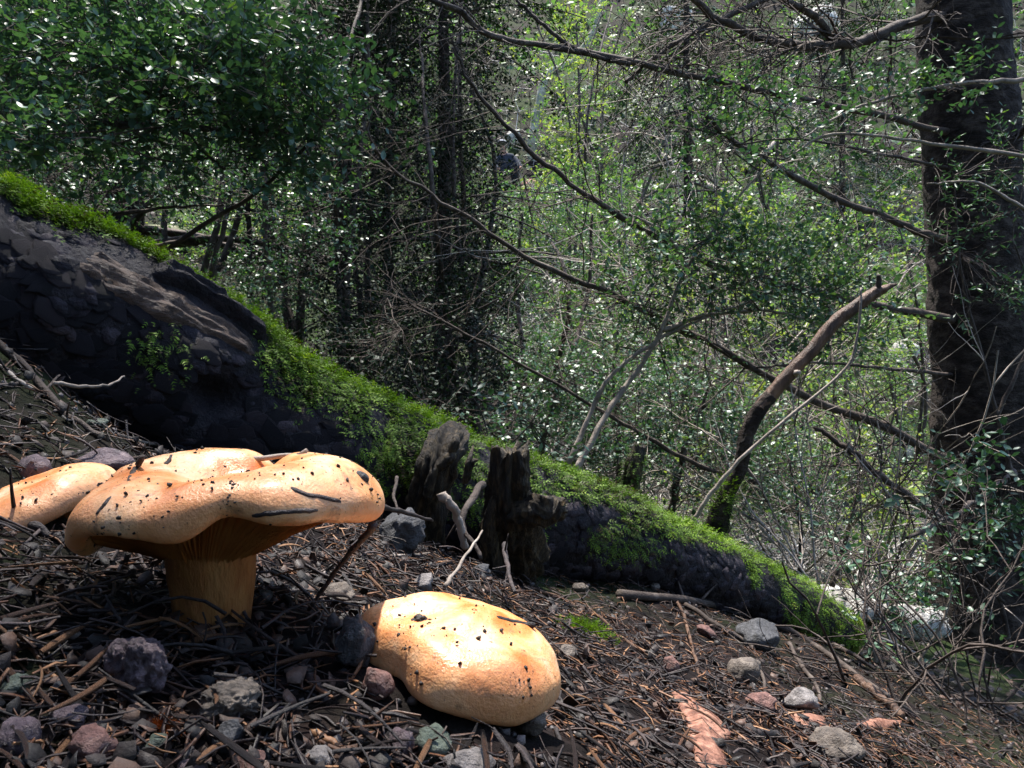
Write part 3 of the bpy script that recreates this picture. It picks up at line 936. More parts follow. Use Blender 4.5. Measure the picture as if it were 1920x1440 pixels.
stone(1062, 1228, 40, 34, 'stone_tan', 'flat pinkish tan stone right of the small mushroom', 33, .03)
stone(180, 795, 44, 24, 'green_stone', 'small greenish stone among twigs by the log', 34, .04)
stone(100, 1300, 46, 40, 'stone_grey', 'small dark stone left of the pitted purple stone', 35, .04, .235)
stone(20, 1290, 60, 50, 'green_stone', 'dark greenish stone at the litter edge by pale needles', 36, .03, .225)
stone(360, 1440, 56, 40, 'stone_purple', 'mauve pebble beneath the rough tan grey stone', 37, .03, .212)
stone(905, 1075, 46, 36, 'stone_grey', 'grey stone at the foot of the snapped stump', 38, .05, .62)
a, b = hit(bvh1, 679, 893)
if a is not None:
    bm_ = stone_mesh(60, 3, 5, .1, 0, (.0034, .0026, .0034)); o = bm_.build('stone', M['stone_grey']); o.location = a + b * .0012
    tag(o, 'tiny dark stone stuck on the right shoulder of the largest cap', 'stone')
a, b = hit(bvh2, 786, 1160)
if a is not None:
    bm_ = stone_mesh(61, 4, 4, .2, .2, (.0034, .003, .0028)); o = bm_.build('soil_lump', M['litter']); o.location = a + b * .0008
    tag(o, 'lump of black soil in the dent of the small cap', 'soil')
# gravel too small to pick apart
gN = 1500
gd = np.exp(RNG.uniform(np.log(.2), np.log(1.5), gN)); gu = RNG.uniform(-100, 2000, gN)
px_ = (gu - 960) / FPX * gd
gp = np.stack([px_, gd, H(px_, gd)], -1)
gs = RNG.uniform(.0006, .0022, gN) * (1 + gd)
GR = [(lambda V, T: (V * np.random.default_rng(q).uniform(.6, 1.15, (len(V), 1)), T, None))(*ICO[1]) for q in range(4)]
mb = MB()
for q in range(4):
    mb.scatter(GR[q], rand_rot(len(gs[q::4])) * gs[q::4, None, None], gp[q::4], RNG.random(len(gs[q::4])))
tag(mb.build('gravel', rough_mat('gravel', [(0.2, (0.016, 0.013, 0.015)), (0.6, (0.06, 0.048, 0.050)), (0.95, (0.24, 0.20, 0.19))], 60, 300, .001, .45, .5, use_attr=.8), None, False),
    'small mixed gravel and grit between the needles', 'gravel', kind='stuff')

# ------------------------------------------------------------------ needles and litter
def needle_t(seed, segs=6, sides=5, flat=.45, curve=.18):
    r = np.random.default_rng(seed)
    t = np.linspace(0, 1, segs)
    c = np.stack([curve * r.uniform(-1, 1) * (t - .5) ** 2 * 2, t - .5, curve * r.uniform(-.4, 1) * (.25 - (t - .5) ** 2) * 2], -1)
    wd = .043 * (np.array([.9, 1.15, 1.1, 1.0, .8, .25])[np.linspace(0, 5, segs).astype(int)] if segs > 3 else np.array([.9, 1.25, .35]))
    th = np.arange(sides) * 2 * math.pi / sides
    V = c[:, None] + np.stack([np.cos(th), 0 * th, np.sin(th) * flat], -1)[None] * wd[:, None, None]
    Q = ring_quads(segs, sides)
    V = np.vstack([V.reshape(-1, 3), c[:1], c[-1:]])
    j = np.arange(sides); k = (j + 1) % sides
    T = np.vstack([np.stack([np.full(sides, segs * sides), j, k], -1), np.stack([np.full(sides, segs * sides + 1), (segs - 1) * sides + k, (segs - 1) * sides + j], -1)])
    return V, T, Q
ND = [needle_t(q) for q in range(8)]
NDL = [(lambda t: (t[0], None, t[2]))(needle_t(q, 3, 3, .6)) for q in range(6)]
EXCL = [(P(888, 0, .292)[0], .292, .043), (P(400, 0, .298)[0], .298, .012), (P(20, 0, .372)[0], .372, .040)]
def lay(n, dlo, dhi, ulo=-150, uhi=2050, lift=.004, tilt=.28):
    d = np.exp(RNG.uniform(np.log(dlo), np.log(dhi), n)); u = RNG.uniform(ulo, uhi, n)
    for _ in range(4):
        bad = np.zeros(n, bool)
        for (ex, ey, er) in EXCL:
            bad |= np.hypot((u - 960) / FPX * d - ex, d - ey) < er
        d = np.where(bad, np.exp(RNG.uniform(np.log(dlo), np.log(dhi), n)), d); u = np.where(bad, RNG.uniform(ulo, uhi, n), u)
    x = (u - 960) / FPX * d
    z = H(x, d)
    nn = Hn(x, d, .012)
    yaw = RNG.uniform(0, 2 * math.pi, n)
    dr = np.stack([np.cos(yaw), np.sin(yaw), 0 * yaw], -1)
    dr = unit(dr - nn * (dr * nn).sum(1, keepdims=True) + nn * RNG.normal(0, tilt, (n, 1)))
    p = np.stack([x, d, z], -1) + nn * (RNG.random((n, 1)) * lift + .0006)
    return p, dr, nn, d, u
NDM = []
for q, t in enumerate(ND):
    for k in range(3):
        b = MB(); b.add(*t, rnd=(q * .37 + k * .31) % 1.0); me = b.mesh('fallen_needle'); me.materials.append(M['needle']); NDM.append(me)
p, dr, nn, d, u = lay(230, .20, .46, -100, 1500, .010, .22)
MM = frames(dr, nn, RNG.normal(0, .5, 230)) * (RNG.uniform(.014, .027, 230)[:, None, None] * np.array([1.0, 1.0, 1.1]))
MARKS = [('under the largest mushroom cap', P(380, 1150, .31)), ('beside the small torn mushroom', P(900, 1330, .285)), ('behind the small torn mushroom', P(850, 1080, .42)),
         ('by the pitted purple stone', on_ground(240, 1330)), ('by the rough tan grey stone', on_ground(432, 1365)), ('by the upright grey slab', on_ground(664, 1265)),
         ('by the green grey stone', on_ground(815, 1430)), ('by the smooth orange brown stone', on_ground(150, 1435)), ('below the partly hidden mushroom', P(60, 1040, .32)),
         ('by the small moss tuft', on_ground(1100, 1190)), ('near the reddish bark flake', on_ground(1300, 1370)), ('left of the knobbly black twig', P(30, 1120, .27)),
         ('by the small bluish white pebble', on_ground(600, 1440))]
mk = np.array([m_[1] for m_ in MARKS])
for k in range(230):
    me = NDM[k % 24]
    o = link('fallen_needle', me, None)
    o.matrix_world = to_mat(MM[k], p[k])
    c_ = ((k % 24 // 3) * .37 + (k % 3) * .31) % 1.0
    tone = 'dark brown' if c_ < .35 else ('russet' if c_ < .65 else 'pale tan')
    near = MARKS[int(np.argmin(np.linalg.norm(mk - p[k], axis=1)))][0]
    tag(o, tone + ' fallen needle ' + near, 'needle', tone + ' needles ' + near)
p, dr, nn, d, u = lay(11000, .19, 1.7)
MM = frames(dr, nn, RNG.normal(0, .6, len(p))) * (RNG.uniform(.008, .021, len(p)) * np.clip(.8 + d * .1, 0, 1))[:, None, None]
p2, dr2, nn2, d2, u2 = lay(8000, .45, 1.7, 600, 2050)
p, d = np.vstack([p, p2]), np.concatenate([d, d2])
MM = np.concatenate([MM, frames(dr2, nn2, RNG.normal(0, .6, len(p2))) * RNG.uniform(.010, .021, (len(p2), 1, 1))])
mb = MB()
for q in range(6):
    mb.scatter(NDL[q], MM[q::6], p[q::6], np.clip(RNG.beta(1.6, 1.9, len(p[q::6])), 0, 1))
tag(mb.build('needle_litter', M['needle']), 'brown carpet of fallen conifer needles over the slope', 'needles', kind='stuff')
# crumbs, bark scraps and leaf scraps
def scrap(seed):
    r = np.random.default_rng(seed)
    n = 6
    a = np.linspace(0, 2 * math.pi, n, endpoint=False) + r.uniform(-.3, .3, n)
    x, y = np.cos(a) * r.uniform(.6, 1.3, n), np.sin(a) * r.uniform(.4, .9, n)
    z = r.normal(0, .18, n)
    V = np.vstack([np.stack([x, y, z + .06], -1), np.stack([x, y, z - .06], -1), [[0, 0, .16]]])
    T = [[12, q, (q + 1) % n] for q in range(n)]
    return V, np.array(T), np.array([[q, n + q, n + (q + 1) % n, (q + 1) % n] for q in range(n)])
SCR = [scrap(q) for q in range(6)]
p, dr, nn, d, u = lay(4500, .19, 1.7, lift=.005, tilt=.4)
MM = frames(dr, nn, RNG.normal(0, .8, len(p))) * (RNG.uniform(.0008, .0042, len(p)) * (1 + .5 * d))[:, None, None]
mb = MB()
for q in range(6):
    mb.scatter(SCR[q], MM[q::6], p[q::6], RNG.random(len(p[q::6])))
tag(mb.build('bark_scraps', M['litter'], None, False), 'dark bark scraps and soil crumbs mixed into the litter', 'litter', kind='stuff')
p, dr, nn, d, u = lay(1500, .22, 1.8, lift=.010, tilt=.25)
mb = MB()
for k in range(len(p)):
    L = RNG.uniform(.012, .05) * (.6 + .6 * d[k])
    t = np.linspace(-.5, .5, 5)[:, None]
    c = p[k] + dr[k] * t * L + nn[k] * (.25 - t ** 2) * L * RNG.normal(0, .25) + np.cross(dr[k], nn[k]) * t ** 2 * L * RNG.normal(0, .6)
    mb.tube(c, RNG.uniform(.0003, .0009) * np.linspace(1, .5, 5) * (1 + .4 * d[k]), 3, RNG.random(), cap=False)
tag(mb.build('fine_twigs', M['twig_dark']), 'fine dark broken twigs strewn through the needle litter', 'twigs', kind='stuff')

# needle fragments and bits resting on the caps
def on_cap(bvh, pts, rpx, name, mat, label, cat, dist=.29, lift=.5, n=14, flat=None):
    c = []
    for u, v in pts:
        a, b = hit(bvh, u, v)
        if a is None:
            a, b = (c[-1] + (P(u, v, c[-1][1]) - c[-1]), np.array([0, -.3, .9])) if c else (P(u, v, dist), np.array([0, 0, 1.]))
        c.append(a + b * rpx * dist / FPX * lift)
    mb = MB()
    cc = spline(c, n)
    cc = cc + RNG.normal(0, rpx * .06 * dist / FPX, cc.shape)
    mb.tube(cc, rpx * dist / FPX * np.interp(np.linspace(0, 1, n), [0, .08, .9, 1], [.7, 1, .9, .55]), 8, RNG.uniform(.2, .6))
    return tag(mb.build(name, M[mat]), label, cat)
on_cap(bvh1, [(545, 914), (575, 927), (605, 932), (640, 941)], 6, 'needle_fragment', 'twig_dark', 'dark needle fragment on the front right of the largest cap', 'needle', .265)
on_cap(bvh1, [(472, 967), (510, 962), (560, 958), (596, 956)], 7, 'needle_fragment', 'twig_dark', 'thick grey needle lying along the front rim of the largest cap', 'needle', .25)
on_cap(bvh1, [(240, 902), (252, 880), (270, 857)], 7, 'needle_fragment', 'branch', 'grey upright needle fragment on the left back of the largest cap', 'needle', .28)
on_cap(bvh1, [(452, 850), (480, 859), (530, 857), (560, 851), (577, 845)], 5, 'curved_twig', 'twig_pale', 'pale curved twig lying over the back edge of the largest cap', 'twig', .34)
on_cap(bvh1, [(310, 870), (318, 862), (322, 852)], 5, 'bud_scale', 'needle', 'small brown curled bud scale on top of the largest cap', 'bud scale', .33)
on_cap(bvh1, [(180, 965), (197, 945), (208, 930)], 6, 'needle_fragment', 'twig_dark', 'black needle at the left rim of the largest cap', 'needle', .28)
on_cap(bvh2, [(932, 1157), (955, 1163), (985, 1169), (1004, 1174)], 7, 'needle_fragment', 'twig_dark', 'straight dark twig piece on top of the small cap', 'twig', .29)
on_cap(bvh2, [(777, 1115), (765, 1145), (745, 1165), (715, 1180), (700, 1192)], 6, 'needle_fragment', 'twig_dark', 'long black needle crossing the torn side of the small cap', 'needle', .28, lift=1.2)
on_cap(bvh2, [(755, 1147), (735, 1162), (705, 1172)], 5, 'needle_fragment', 'twig_dark', 'short black needle on the left lobe of the small cap', 'needle', .28, lift=1.2)

# ------------------------------------------------------------------ twigs lying on the slope (traced, resting on the ground)
def rough_tube(mb, c, r, sides=7, amp=.18, rnd=.5):
    c = np.asarray(c); n = len(c)
    r = np.asarray(r) * (1 + amp * RNG.normal(size=n))
    mb.tube(c, r, sides, rnd)
def ground_twig(pts, rpx, mat, label, cat='twig', lift=1.0, taper=.5, n=24, side=0, name='fallen_twig', d=None, group=None):
    c = []
    for q in pts:
        g = on_ground(q[0], q[1]) if len(q) == 2 else P(q[0], q[1], q[2])
        if len(q) == 2:
            g = g + np.array([0, 0, 1]) * rpx * g[1] / FPX * lift
        c.append(g)
    c = spline(c, n)
    dm = np.mean(c[:, 1])
    c = c + np.c_[vnoise(np.c_[np.arange(n) * .5, np.zeros(n), np.full(n, pts[0][0] * .37)]), np.zeros(n), vnoise(np.c_[np.arange(n) * .5, np.ones(n) * 7, np.full(n, pts[0][0] * .37)])] * rpx * .5 * dm / FPX
    r = rpx * dm / FPX * np.linspace(1, taper, n)
    mb = MB()
    rough_tube(mb, c, r, 8, .10, RNG.uniform(.2, .8))
    for k in range(side):
        i = RNG.integers(3, n - 3)
        dv = unit(unit(c[i + 1] - c[i]) + unit(RNG.normal(size=3)) * .9 + [0, 0, .3])
        L = RNG.uniform(4, 12) * rpx * dm / FPX
        t = np.linspace(0, 1, 6)[:, None]
        mb.tube(c[i] + dv * t * L + RNG.normal(0, .05 * L, (1, 3)) * t ** 2, r[i] * .45 * np.linspace(1, .4, 6), 5, RNG.random())
    return tag(mb.build(name, M[mat]), label, cat, group)
GT = ground_twig
GT([(-20, 965), (60, 998), (135, 1035)], 13, 'twig_dark', 'thick wet black twig in front of the partly hidden mushroom', side=2)
GT([(85, 1062), (130, 1110), (178, 1168)], 11, 'twig_dark', 'knobbly black twig left of the largest mushroom stem', side=2)
GT([(700, 985, .30), (660, 1035, .305), (615, 1090, .31), (572, 1160, .315)], 7, 'twig_dark', 'bowed dark stick propped against the right rim of the largest cap')
GT([(690, 943, .36), (745, 957, .45), (812, 976, .55)], 6, 'twig_dark', 'thin dark twig reaching from the largest cap towards the stumps', side=1)
GT([(828, 925, .62), (845, 945, .62), (858, 975, .63), (872, 1025, .64)], 9, 'twig_pale', 'pale bone coloured twig with blunt end between the two stumps', taper=.8)
GT([(905, 905, .7), (880, 945, .66), (868, 985, .64), (900, 1050, .62)], 8, 'branch', 'grey curved twig leaning on the snapped stump', side=2)
GT([(745, 895, .6), (738, 930, .58), (748, 965, .56)], 4, 'branch', 'short upright twig beside the dark grey rock')
GT([(640, 1052), (720, 1048), (820, 1040), (895, 1010)], 4, 'twig_pale', 'long tan stalk lying behind the small mushroom')
GT([(835, 1100, .42), (865, 1055, .46), (905, 995, .55)], 4, 'twig_pale', 'tan stalk leaning up from the litter towards the stump')
GT([(945, 1020, .62), (950, 1060, .58), (965, 1110, .5)], 6, 'twig_dark', 'dark forked twig standing before the snapped stump', side=3)
GT([(985, 1105), (1060, 1130), (1120, 1160), (1175, 1205), (1215, 1235)], 4, 'red_branch', 'thin reddish stem lying on the slope right of the small mushroom')
GT([(1268, 1125), (1285, 1170), (1300, 1225), (1312, 1275)], 4, 'red_branch', 'thin reddish stem pointing straight down the needle slope')
GT([(1160, 1120), (1280, 1132), (1380, 1152), (1470, 1188), (1545, 1230), (1640, 1300), (1720, 1350)], 8, 'branch', 'long dark branch lying across the slope below the log tip', side=6, taper=.5)
GT([(1285, 1140), (1350, 1180), (1405, 1215), (1425, 1260), (1437, 1312)], 5, 'branch', 'rough grey twig curving down the slope past the dark slab', side=2)
GT([(1480, 1212), (1505, 1255), (1530, 1290), (1538, 1320)], 5, 'branch', 'short rough grey twig above the whitish stone', side=1)
GT([(1606, 1282), (1650, 1318), (1692, 1352)], 9, 'red_branch', 'stout brown stick at the edge of the needle slope', taper=.9)
GT([(1335, 1135), (1440, 1148), (1560, 1210), (1640, 1262)], 5, 'branch', 'thin dark branch lying beside the long dark branch', side=3)
GT([(1220, 1200), (1300, 1195), (1370, 1190)], 4, 'twig_dark', 'short black twig across the middle of the needle slope', side=2)
GT([(1160, 1280), (1230, 1272), (1290, 1290), (1330, 1270)], 8, 'twig_dark', 'lumpy black twig above the red bark flake', side=3)
GT([(1330, 1345), (1400, 1340), (1450, 1350)], 9, 'twig_dark', 'thick black twig right of the red bark flake')
GT([(1200, 1390), (1290, 1420), (1330, 1450)], 8, 'twig_dark', 'black twig left of the red bark flake', side=2)
GT([(1400, 1380), (1470, 1400), (1530, 1440)], 10, 'twig_dark', 'thick black twig left of the large smooth tan stone', side=1)
GT([(560, 1245), (585, 1280), (612, 1325)], 10, 'twig_dark', 'dark bluish stick lying below the upright grey slab', taper=.8)
GT([(1060, 1300), (1110, 1330), (1170, 1345)], 7, 'twig_dark', 'dark twig right of the small mushroom rim', side=2)
GT([(-20, 640), (50, 700), (120, 780), (205, 838)], 9, 'branch', 'thick brown stick sloping down along the log base', side=4)
GT([(-10, 815, .5), (50, 765, .53), (112, 703, .58)], 5, 'branch', 'grey stick rising across the twig pile by the log', side=1)
GT([(100, 718, .56), (160, 725, .57), (200, 722, .58), (233, 706, .6)], 4, 'twig_pale', 'pale curved twig end sticking out against the dark bark', taper=.4)
GT([(-20, 730), (50, 722), (110, 712)], 4, 'branch', 'thin straight twig lying in the pile by the log', side=1)
GT([(0, 690), (60, 735), (150, 760)], 4, 'twig_pale', 'thin tan twig under the stick pile by the log', side=2)
GT([(220, 822), (300, 840), (360, 850)], 4, 'twig_pale', 'pale needle twig lying behind the largest cap')
GT([(1000, 1330), (1040, 1370), (1060, 1440)], 6, 'twig_dark', 'dark splinter below the small mushroom')
GT([(20, 1180), (70, 1240), (105, 1285), (150, 1305)], 8, 'needle', 'broad brown needle sloping past the pitted purple stone', name='fallen_stalk', cat='stalk')
GT([(20, 1318), (110, 1312), (195, 1318)], 9, 'needle', 'flat brown stalk lying before the pitted purple stone', name='fallen_stalk', cat='stalk')
GT([(322, 1320), (350, 1355), (392, 1392)], 8, 'red_branch', 'mauve stalk between the purple and tan stones', name='fallen_stalk', cat='stalk')
GT([(585, 1380), (640, 1412), (690, 1450)], 9, 'needle', 'grey brown stalk in the foreground litter', name='fallen_stalk', cat='stalk')
GT([(600, 1385), (690, 1372), (740, 1360)], 6, 'needle', 'tan stalk beneath crossing needles left of the plum stone', name='fallen_stalk', cat='stalk')

# reddish flake of bark on the slope
def bark_piece(outline, mat, label, thick=.0022, name='bark_piece'):
    pts = np.array([on_ground(u, v) for u, v in outline])
    n = len(pts)
    c = pts.mean(0)
    rings = [1.0, .72, .4]
    V, T, Q = [], [], []
    for rr_ in rings:
        ring = c + (pts - c) * rr_
        ring = ring + np.array([0, -.2, 1.0]) * (.004 + .004 * (1 - rr_) + .0006 * fbm(ring * 150, 2))[:, None]
        V.append(ring)
    V.append(V[0] - np.array([0, 0, thick])); V.append((c + [0, -.001, .009])[None])
    V = np.vstack(V)
    j = np.arange(n); k = (j + 1) % n
    Q = np.vstack([np.stack([j, k, n + k, n + j], -1), np.stack([n + j, n + k, 2 * n + k, 2 * n + j], -1), np.stack([3 * n + j, 3 * n + k, k, j], -1)])
    T = np.stack([np.full(n, 4 * n), 2 * n + j, 2 * n + k], -1)
    mb = MB(); mb.add(V, T, Q)
    return tag(mb.build(name, M[mat]), label, 'bark')
def dense(o, k=4):
    o = np.array(o, float); q = np.vstack([o, o[:1]])
    return [tuple(x + RNG.normal(0, 1.2, 2)) for x in spline(np.c_[q, q[:, 0] * 0], len(o) * k)[:-1, :2]]
M['bark_red'] = rough_mat('red_bark_flake', [(0.36, (0.08, 0.030, 0.020)), (0.5, (0.24, 0.105, 0.070)), (0.64, (0.40, 0.22, 0.155))], 130, 500, .0015, .5, .4, detail=8)
bark_piece(dense([(1258, 1304), (1285, 1308), (1320, 1340), (1350, 1362), (1368, 1388), (1352, 1405), (1362, 1450), (1318, 1452), (1300, 1420), (1290, 1380), (1276, 1345)]), 'bark_red', 'reddish lobed flake of bark lying low on the needle slope')
bark_piece(dense([(1600, 1365), (1640, 1355), (1690, 1360), (1640, 1375)]), 'bark_red', 'curled mauve bark scrap above the large tan stone')
bark_piece(dense([(1480, 1345), (1540, 1350), (1545, 1372), (1500, 1370)]), 'bark_red', 'flat purple brown bark scrap below the whitish stone')

# little moss tuft beside the small mushroom, red lichen tuft in front
def tuft(u, v, rpx, n, mat, label, name, cat, sz=(.004, .008)):
    g = on_ground(u, v)
    r = rpx * g[1] / FPX
    a = RNG.normal(0, .5, (n, 2)) * r
    x, y = g[0] + a[:, 0], g[1] + a[:, 1] * .8
    p = np.stack([x, y, H(x, y) + np.clip(r * .5 * (1 - (a ** 2).sum(1) / r ** 2), 0, 1) * RNG.random(n)], -1)
    dv = unit(np.c_[a / r * .8, np.ones(n)] + RNG.normal(0, .5, (n, 3)))
    mb = MB()
    mb.scatter(SPR[1], frames(dv, unit(RNG.normal(size=(n, 3)))) * RNG.uniform(*sz, (n, 1, 1)), p, RNG.random(n))
    return tag(mb.build(name, M[mat], None, False), label, cat)
tuft(1100, 1190, 44, 420, 'moss', 'small bright green moss tuft right of the small mushroom', 'moss_tuft', 'moss')
M['lichen'] = leaf_mat('red_lichen', [(0, (0.10, 0.02, 0.008)), (.6, (0.36, 0.08, 0.02)), (1, (0.5, 0.18, 0.05))], .4, .2)
tuft(303, 1372, 30, 260, 'lichen', 'orange red crinkled tuft between the foreground stones', 'lichen_tuft', 'lichen', (.0015, .003))

# ------------------------------------------------------------------ plants: generators
def tubes(mb, C, r, sides=3, rnd=None):
    """batch of tubes: C (n,m,3), r (n,m)"""
    n, m, _ = C.shape
    if n == 0: return
    t = unit(np.gradient(C, axis=1))
    ref = np.where(np.abs(t[..., 2:3]) > .8, np.array([1.0, .2, 0]), np.array([.1, .2, 1.0]))
    a = unit(np.cross(t, ref)); b = np.cross(t, a)
    th = np.arange(sides) * 2 * math.pi / sides
    V = C[:, :, None] + r[:, :, None, None] * (np.cos(th)[None, None, :, None] * a[:, :, None] + np.sin(th)[None, None, :, None] * b[:, :, None])
    q = ring_quads(m, sides)
    Q = (q[None] + (np.arange(n) * m * sides)[:, None, None]).reshape(-1, 4)
    rn = np.repeat(RNG.random(n) if rnd is None else rnd, m * sides)
    mb.add(V.reshape(-1, 3), None, Q, rn)

def leaf_t(wid=.5, fold=.10, bend=.12):
    V = np.array([[0, 0, 0], [-.5 * wid, .42, .0], [-.40 * wid, .75, 0], [0, 1, 0], [.40 * wid, .75, 0], [.5 * wid, .42, 0], [0, .42, -fold], [0, .75, -fold]], float)
    V[:, 2] -= bend * V[:, 1] ** 2
    return V, np.array([[0, 6, 1], [0, 5, 6], [7, 3, 2], [4, 3, 7]]), np.array([[6, 7, 2, 1], [5, 4, 7, 6]])
LF_BOX = leaf_t(.55)
LF_NARROW = leaf_t(.28)
LF_FAR = (np.array([[0, 0, 0], [-.28, .5, .05], [0, 1, -.08], [.28, .5, .05]], float), np.array([[0, 3, 1], [1, 3, 2]]), None)

def curve_c(base, tip, m, sag=.12):
    """batch of gently bent curves"""
    n = len(base)
    t = np.linspace(0, 1, m)[None, :, None]
    L = np.linalg.norm(tip - base, axis=1)[:, None, None]
    off = RNG.normal(0, sag, (n, 1, 3)) * L
    off2 = RNG.normal(0, sag * .4, (n, 1, 3)) * L
    return base[:, None] * (1 - t) + tip[:, None] * t + off * (t * (1 - t)) * 2 + off2 * np.sin(t * math.pi * 2) * .5

def leafy(mbT, mbL, C, r0, nodes, leaf, lt=LF_BOX, tint=.45, tint_s=.22, up=.5, skip=.1):
    """thin twigs along C (n,m,3) with leaf pairs"""
    n, m, _ = C.shape
    tubes(mbT, C, r0[:, None] * np.linspace(1, .45, m)[None], 3)
    s = np.linspace(.18, 1.0, nodes) * (m - 1)
    i = np.clip(s.astype(int), 0, m - 2); f = (s - i)[None, :, None]
    p = C[:, i] * (1 - f) + C[:, i + 1] * f
    t = unit(C[:, i + 1] - C[:, i])
    sd = unit(np.cross(t, np.array([0.05, .03, 1.0])))
    sh = RNG.normal(tint, .12, (n, 1))
    for sg in (-1, 1):
        roll = RNG.normal(0, .7, (n, nodes, 1))
        side = sd * np.cos(roll) * sg + np.cross(t, sd) * np.sin(roll)
        dv = unit(side * 1.0 + t * RNG.uniform(.3, .9, (n, nodes, 1)) + np.array([0, 0, up]) * RNG.uniform(-.3, .6, (n, nodes, 1)) + RNG.normal(0, .15, (n, nodes, 3)))
        nrm = unit(np.array([0, 0, 1.0]) + RNG.normal(0, .45, (n, nodes, 3)))
        sz = leaf * RNG.uniform(.65, 1.15, (n, nodes)) * np.interp(np.linspace(0, 1, nodes), [0, .6, 1], [.9, 1, .7])[None]
        keep = (RNG.random((n, nodes)) > skip).ravel()
        MM = frames(dv.reshape(-1, 3), nrm.reshape(-1, 3)) * sz.reshape(-1, 1, 1)
        rn = np.clip(sh + RNG.normal(0, tint_s * .6, (n, nodes)), 0, .93).ravel()
        rn = np.where(RNG.random(rn.shape) < .015, 1.0, rn)
        mbL.scatter(lt, MM[keep], p.reshape(-1, 3)[keep], rn[keep])

def limb(pts, rpx, n=36, taper=.35, sides=8, parent=None, mat='branch', name='branch', wob=1.0, rnd=.5):
    c = spline([P(*q) for q in pts], n)
    d = np.mean(c[:, 1])
    jit = np.c_[vnoise(np.c_[np.arange(n) * .6, np.zeros(n), np.full(n, pts[0][0])]), vnoise(np.c_[np.arange(n) * .6, np.ones(n) * 3, np.full(n, pts[0][1])]), vnoise(np.c_[np.arange(n) * .6, np.ones(n) * 9, np.full(n, pts[-1][0])])]
    c = c + jit * wob * rpx * .32 * d / FPX
    r = rpx * d / FPX * np.linspace(1, taper, n) * (1 + .08 * RNG.normal(size=n))
    mb = MB(); mb.tube(c, r, sides, rnd)
    return c, r, (mb.build(name, M[mat], parent) if parent is not None else mb)

def shrub(label, limbs, blobs, ntw, leaf=.02, mat='box_leaf', twmat='branch', name='box_shrub', cat='shrub', tl=(.10, .22), nodes=8, lt=LF_BOX, tint=.45, anch=9, lean=(0.25, -.15, .35), group=None, limb_mat='branch', up=.5, skip=.1, lod=0):
    root = empty(name)
    tag(root, label, cat, group)
    nodesL = []
    for L in limbs:
        c, r, o = limb(L[0], L[1], parent=root, mat=limb_mat)
        nodesL.append(c)
    nodesL = np.vstack(nodesL)
    wts = np.array([b[6] if len(b) > 6 else 1.0 for b in blobs], float)
    def sample(n):
        k = RNG.choice(len(blobs), n, p=wts / wts.sum())
        B = np.array([b[:6] for b in blobs])[k]
        q = RNG.normal(size=(n, 3)); q = unit(q) * RNG.random((n, 1)) ** .4
        u, v, d = (B[:, :3] + q * B[:, 3:6]).T
        return np.stack([(u - 960) / FPX * d, d, (720 - v) / FPX * d], -1)
    na_ = max(4, ntw // anch)
    A = sample(na_)
    nl = nodesL[np.argmin(np.linalg.norm(A[:, None] - nodesL[None], axis=-1), axis=1)]
    mbT, mbL = MB(), MB()
    dist = np.linalg.norm(A - nl, axis=1)
    C = curve_c(nl, A, 9, .10)
    tubes(mbT, C, (.0012 + .004 * np.minimum(dist, .6))[:, None] * np.linspace(1, .45, 9)[None], 3 if lod else 5)
    An = np.vstack([C[:, 4], C[:, 6], C[:, 8]])
    B = sample(ntw)
    dd = np.linalg.norm(B[:, None] - An[None], axis=-1)
    st = An[np.argmin(dd, axis=1)]
    far = np.linalg.norm(B - st, axis=1) > .06
    if lod < 2:
        mc = 4 if lod else 5
        tubes(mbT, curve_c(st[far], B[far], mc, .12), np.full((far.sum(), mc), .0011), 3)
    dv = unit(unit(B - st) * .8 + np.array(lean) + RNG.normal(0, .45, (ntw, 3)))
    L = RNG.uniform(*tl, ntw)
    leafy(mbT, mbL, curve_c(B, B + dv * L[:, None], (6, 3, 3)[lod], .10), np.full(ntw, .0010 * (1, 1.1, 1.6)[lod]), nodes, leaf, lt, tint, up=up, skip=skip)
    tag(mbT.build('twigs', M[twmat], root), kind='stuff')
    tag(mbL.build('foliage', M[mat], root, False), kind='stuff')
    return root

def grow(C0, d0, L, r, level, out, seg=7, wig=.25, kids=4, up=.1, ratio=.55):
    """recursive bare twigs -> out list of (curve, radii)"""
    p = [np.array(C0, float)]; d = unit(d0)
    for k in range(seg):
        d = unit(d + RNG.normal(0, wig, 3) * .6 + np.array([0, 0, up * .3]))
        p.append(p[-1] + d * L / seg)
    p = np.array(p)
    out.append((p, np.linspace(r, r * .45, seg + 1)))
    if level > 0:
        for k in range(RNG.integers(max(1, kids - 1), kids + 2)):
            i = RNG.integers(1, seg)
            a = unit(RNG.normal(size=3))
            dd = unit(unit(p[i + 1] - p[i]) * .8 + a * .8)
            grow(p[i], dd, L * ratio * RNG.uniform(.6, 1.2), r * .55, level - 1, out, max(4, seg - 1), wig, kids, up, ratio)
def twig_mesh(out, sides=4):
    mb = MB()
    by = {}
    for c, r in out:
        by.setdefault(len(c), []).append((c, r))
    for k, lst in by.items():
        tubes(mb, np.array([x[0] for x in lst]), np.array([x[1] for x in lst]), sides)
    return mb

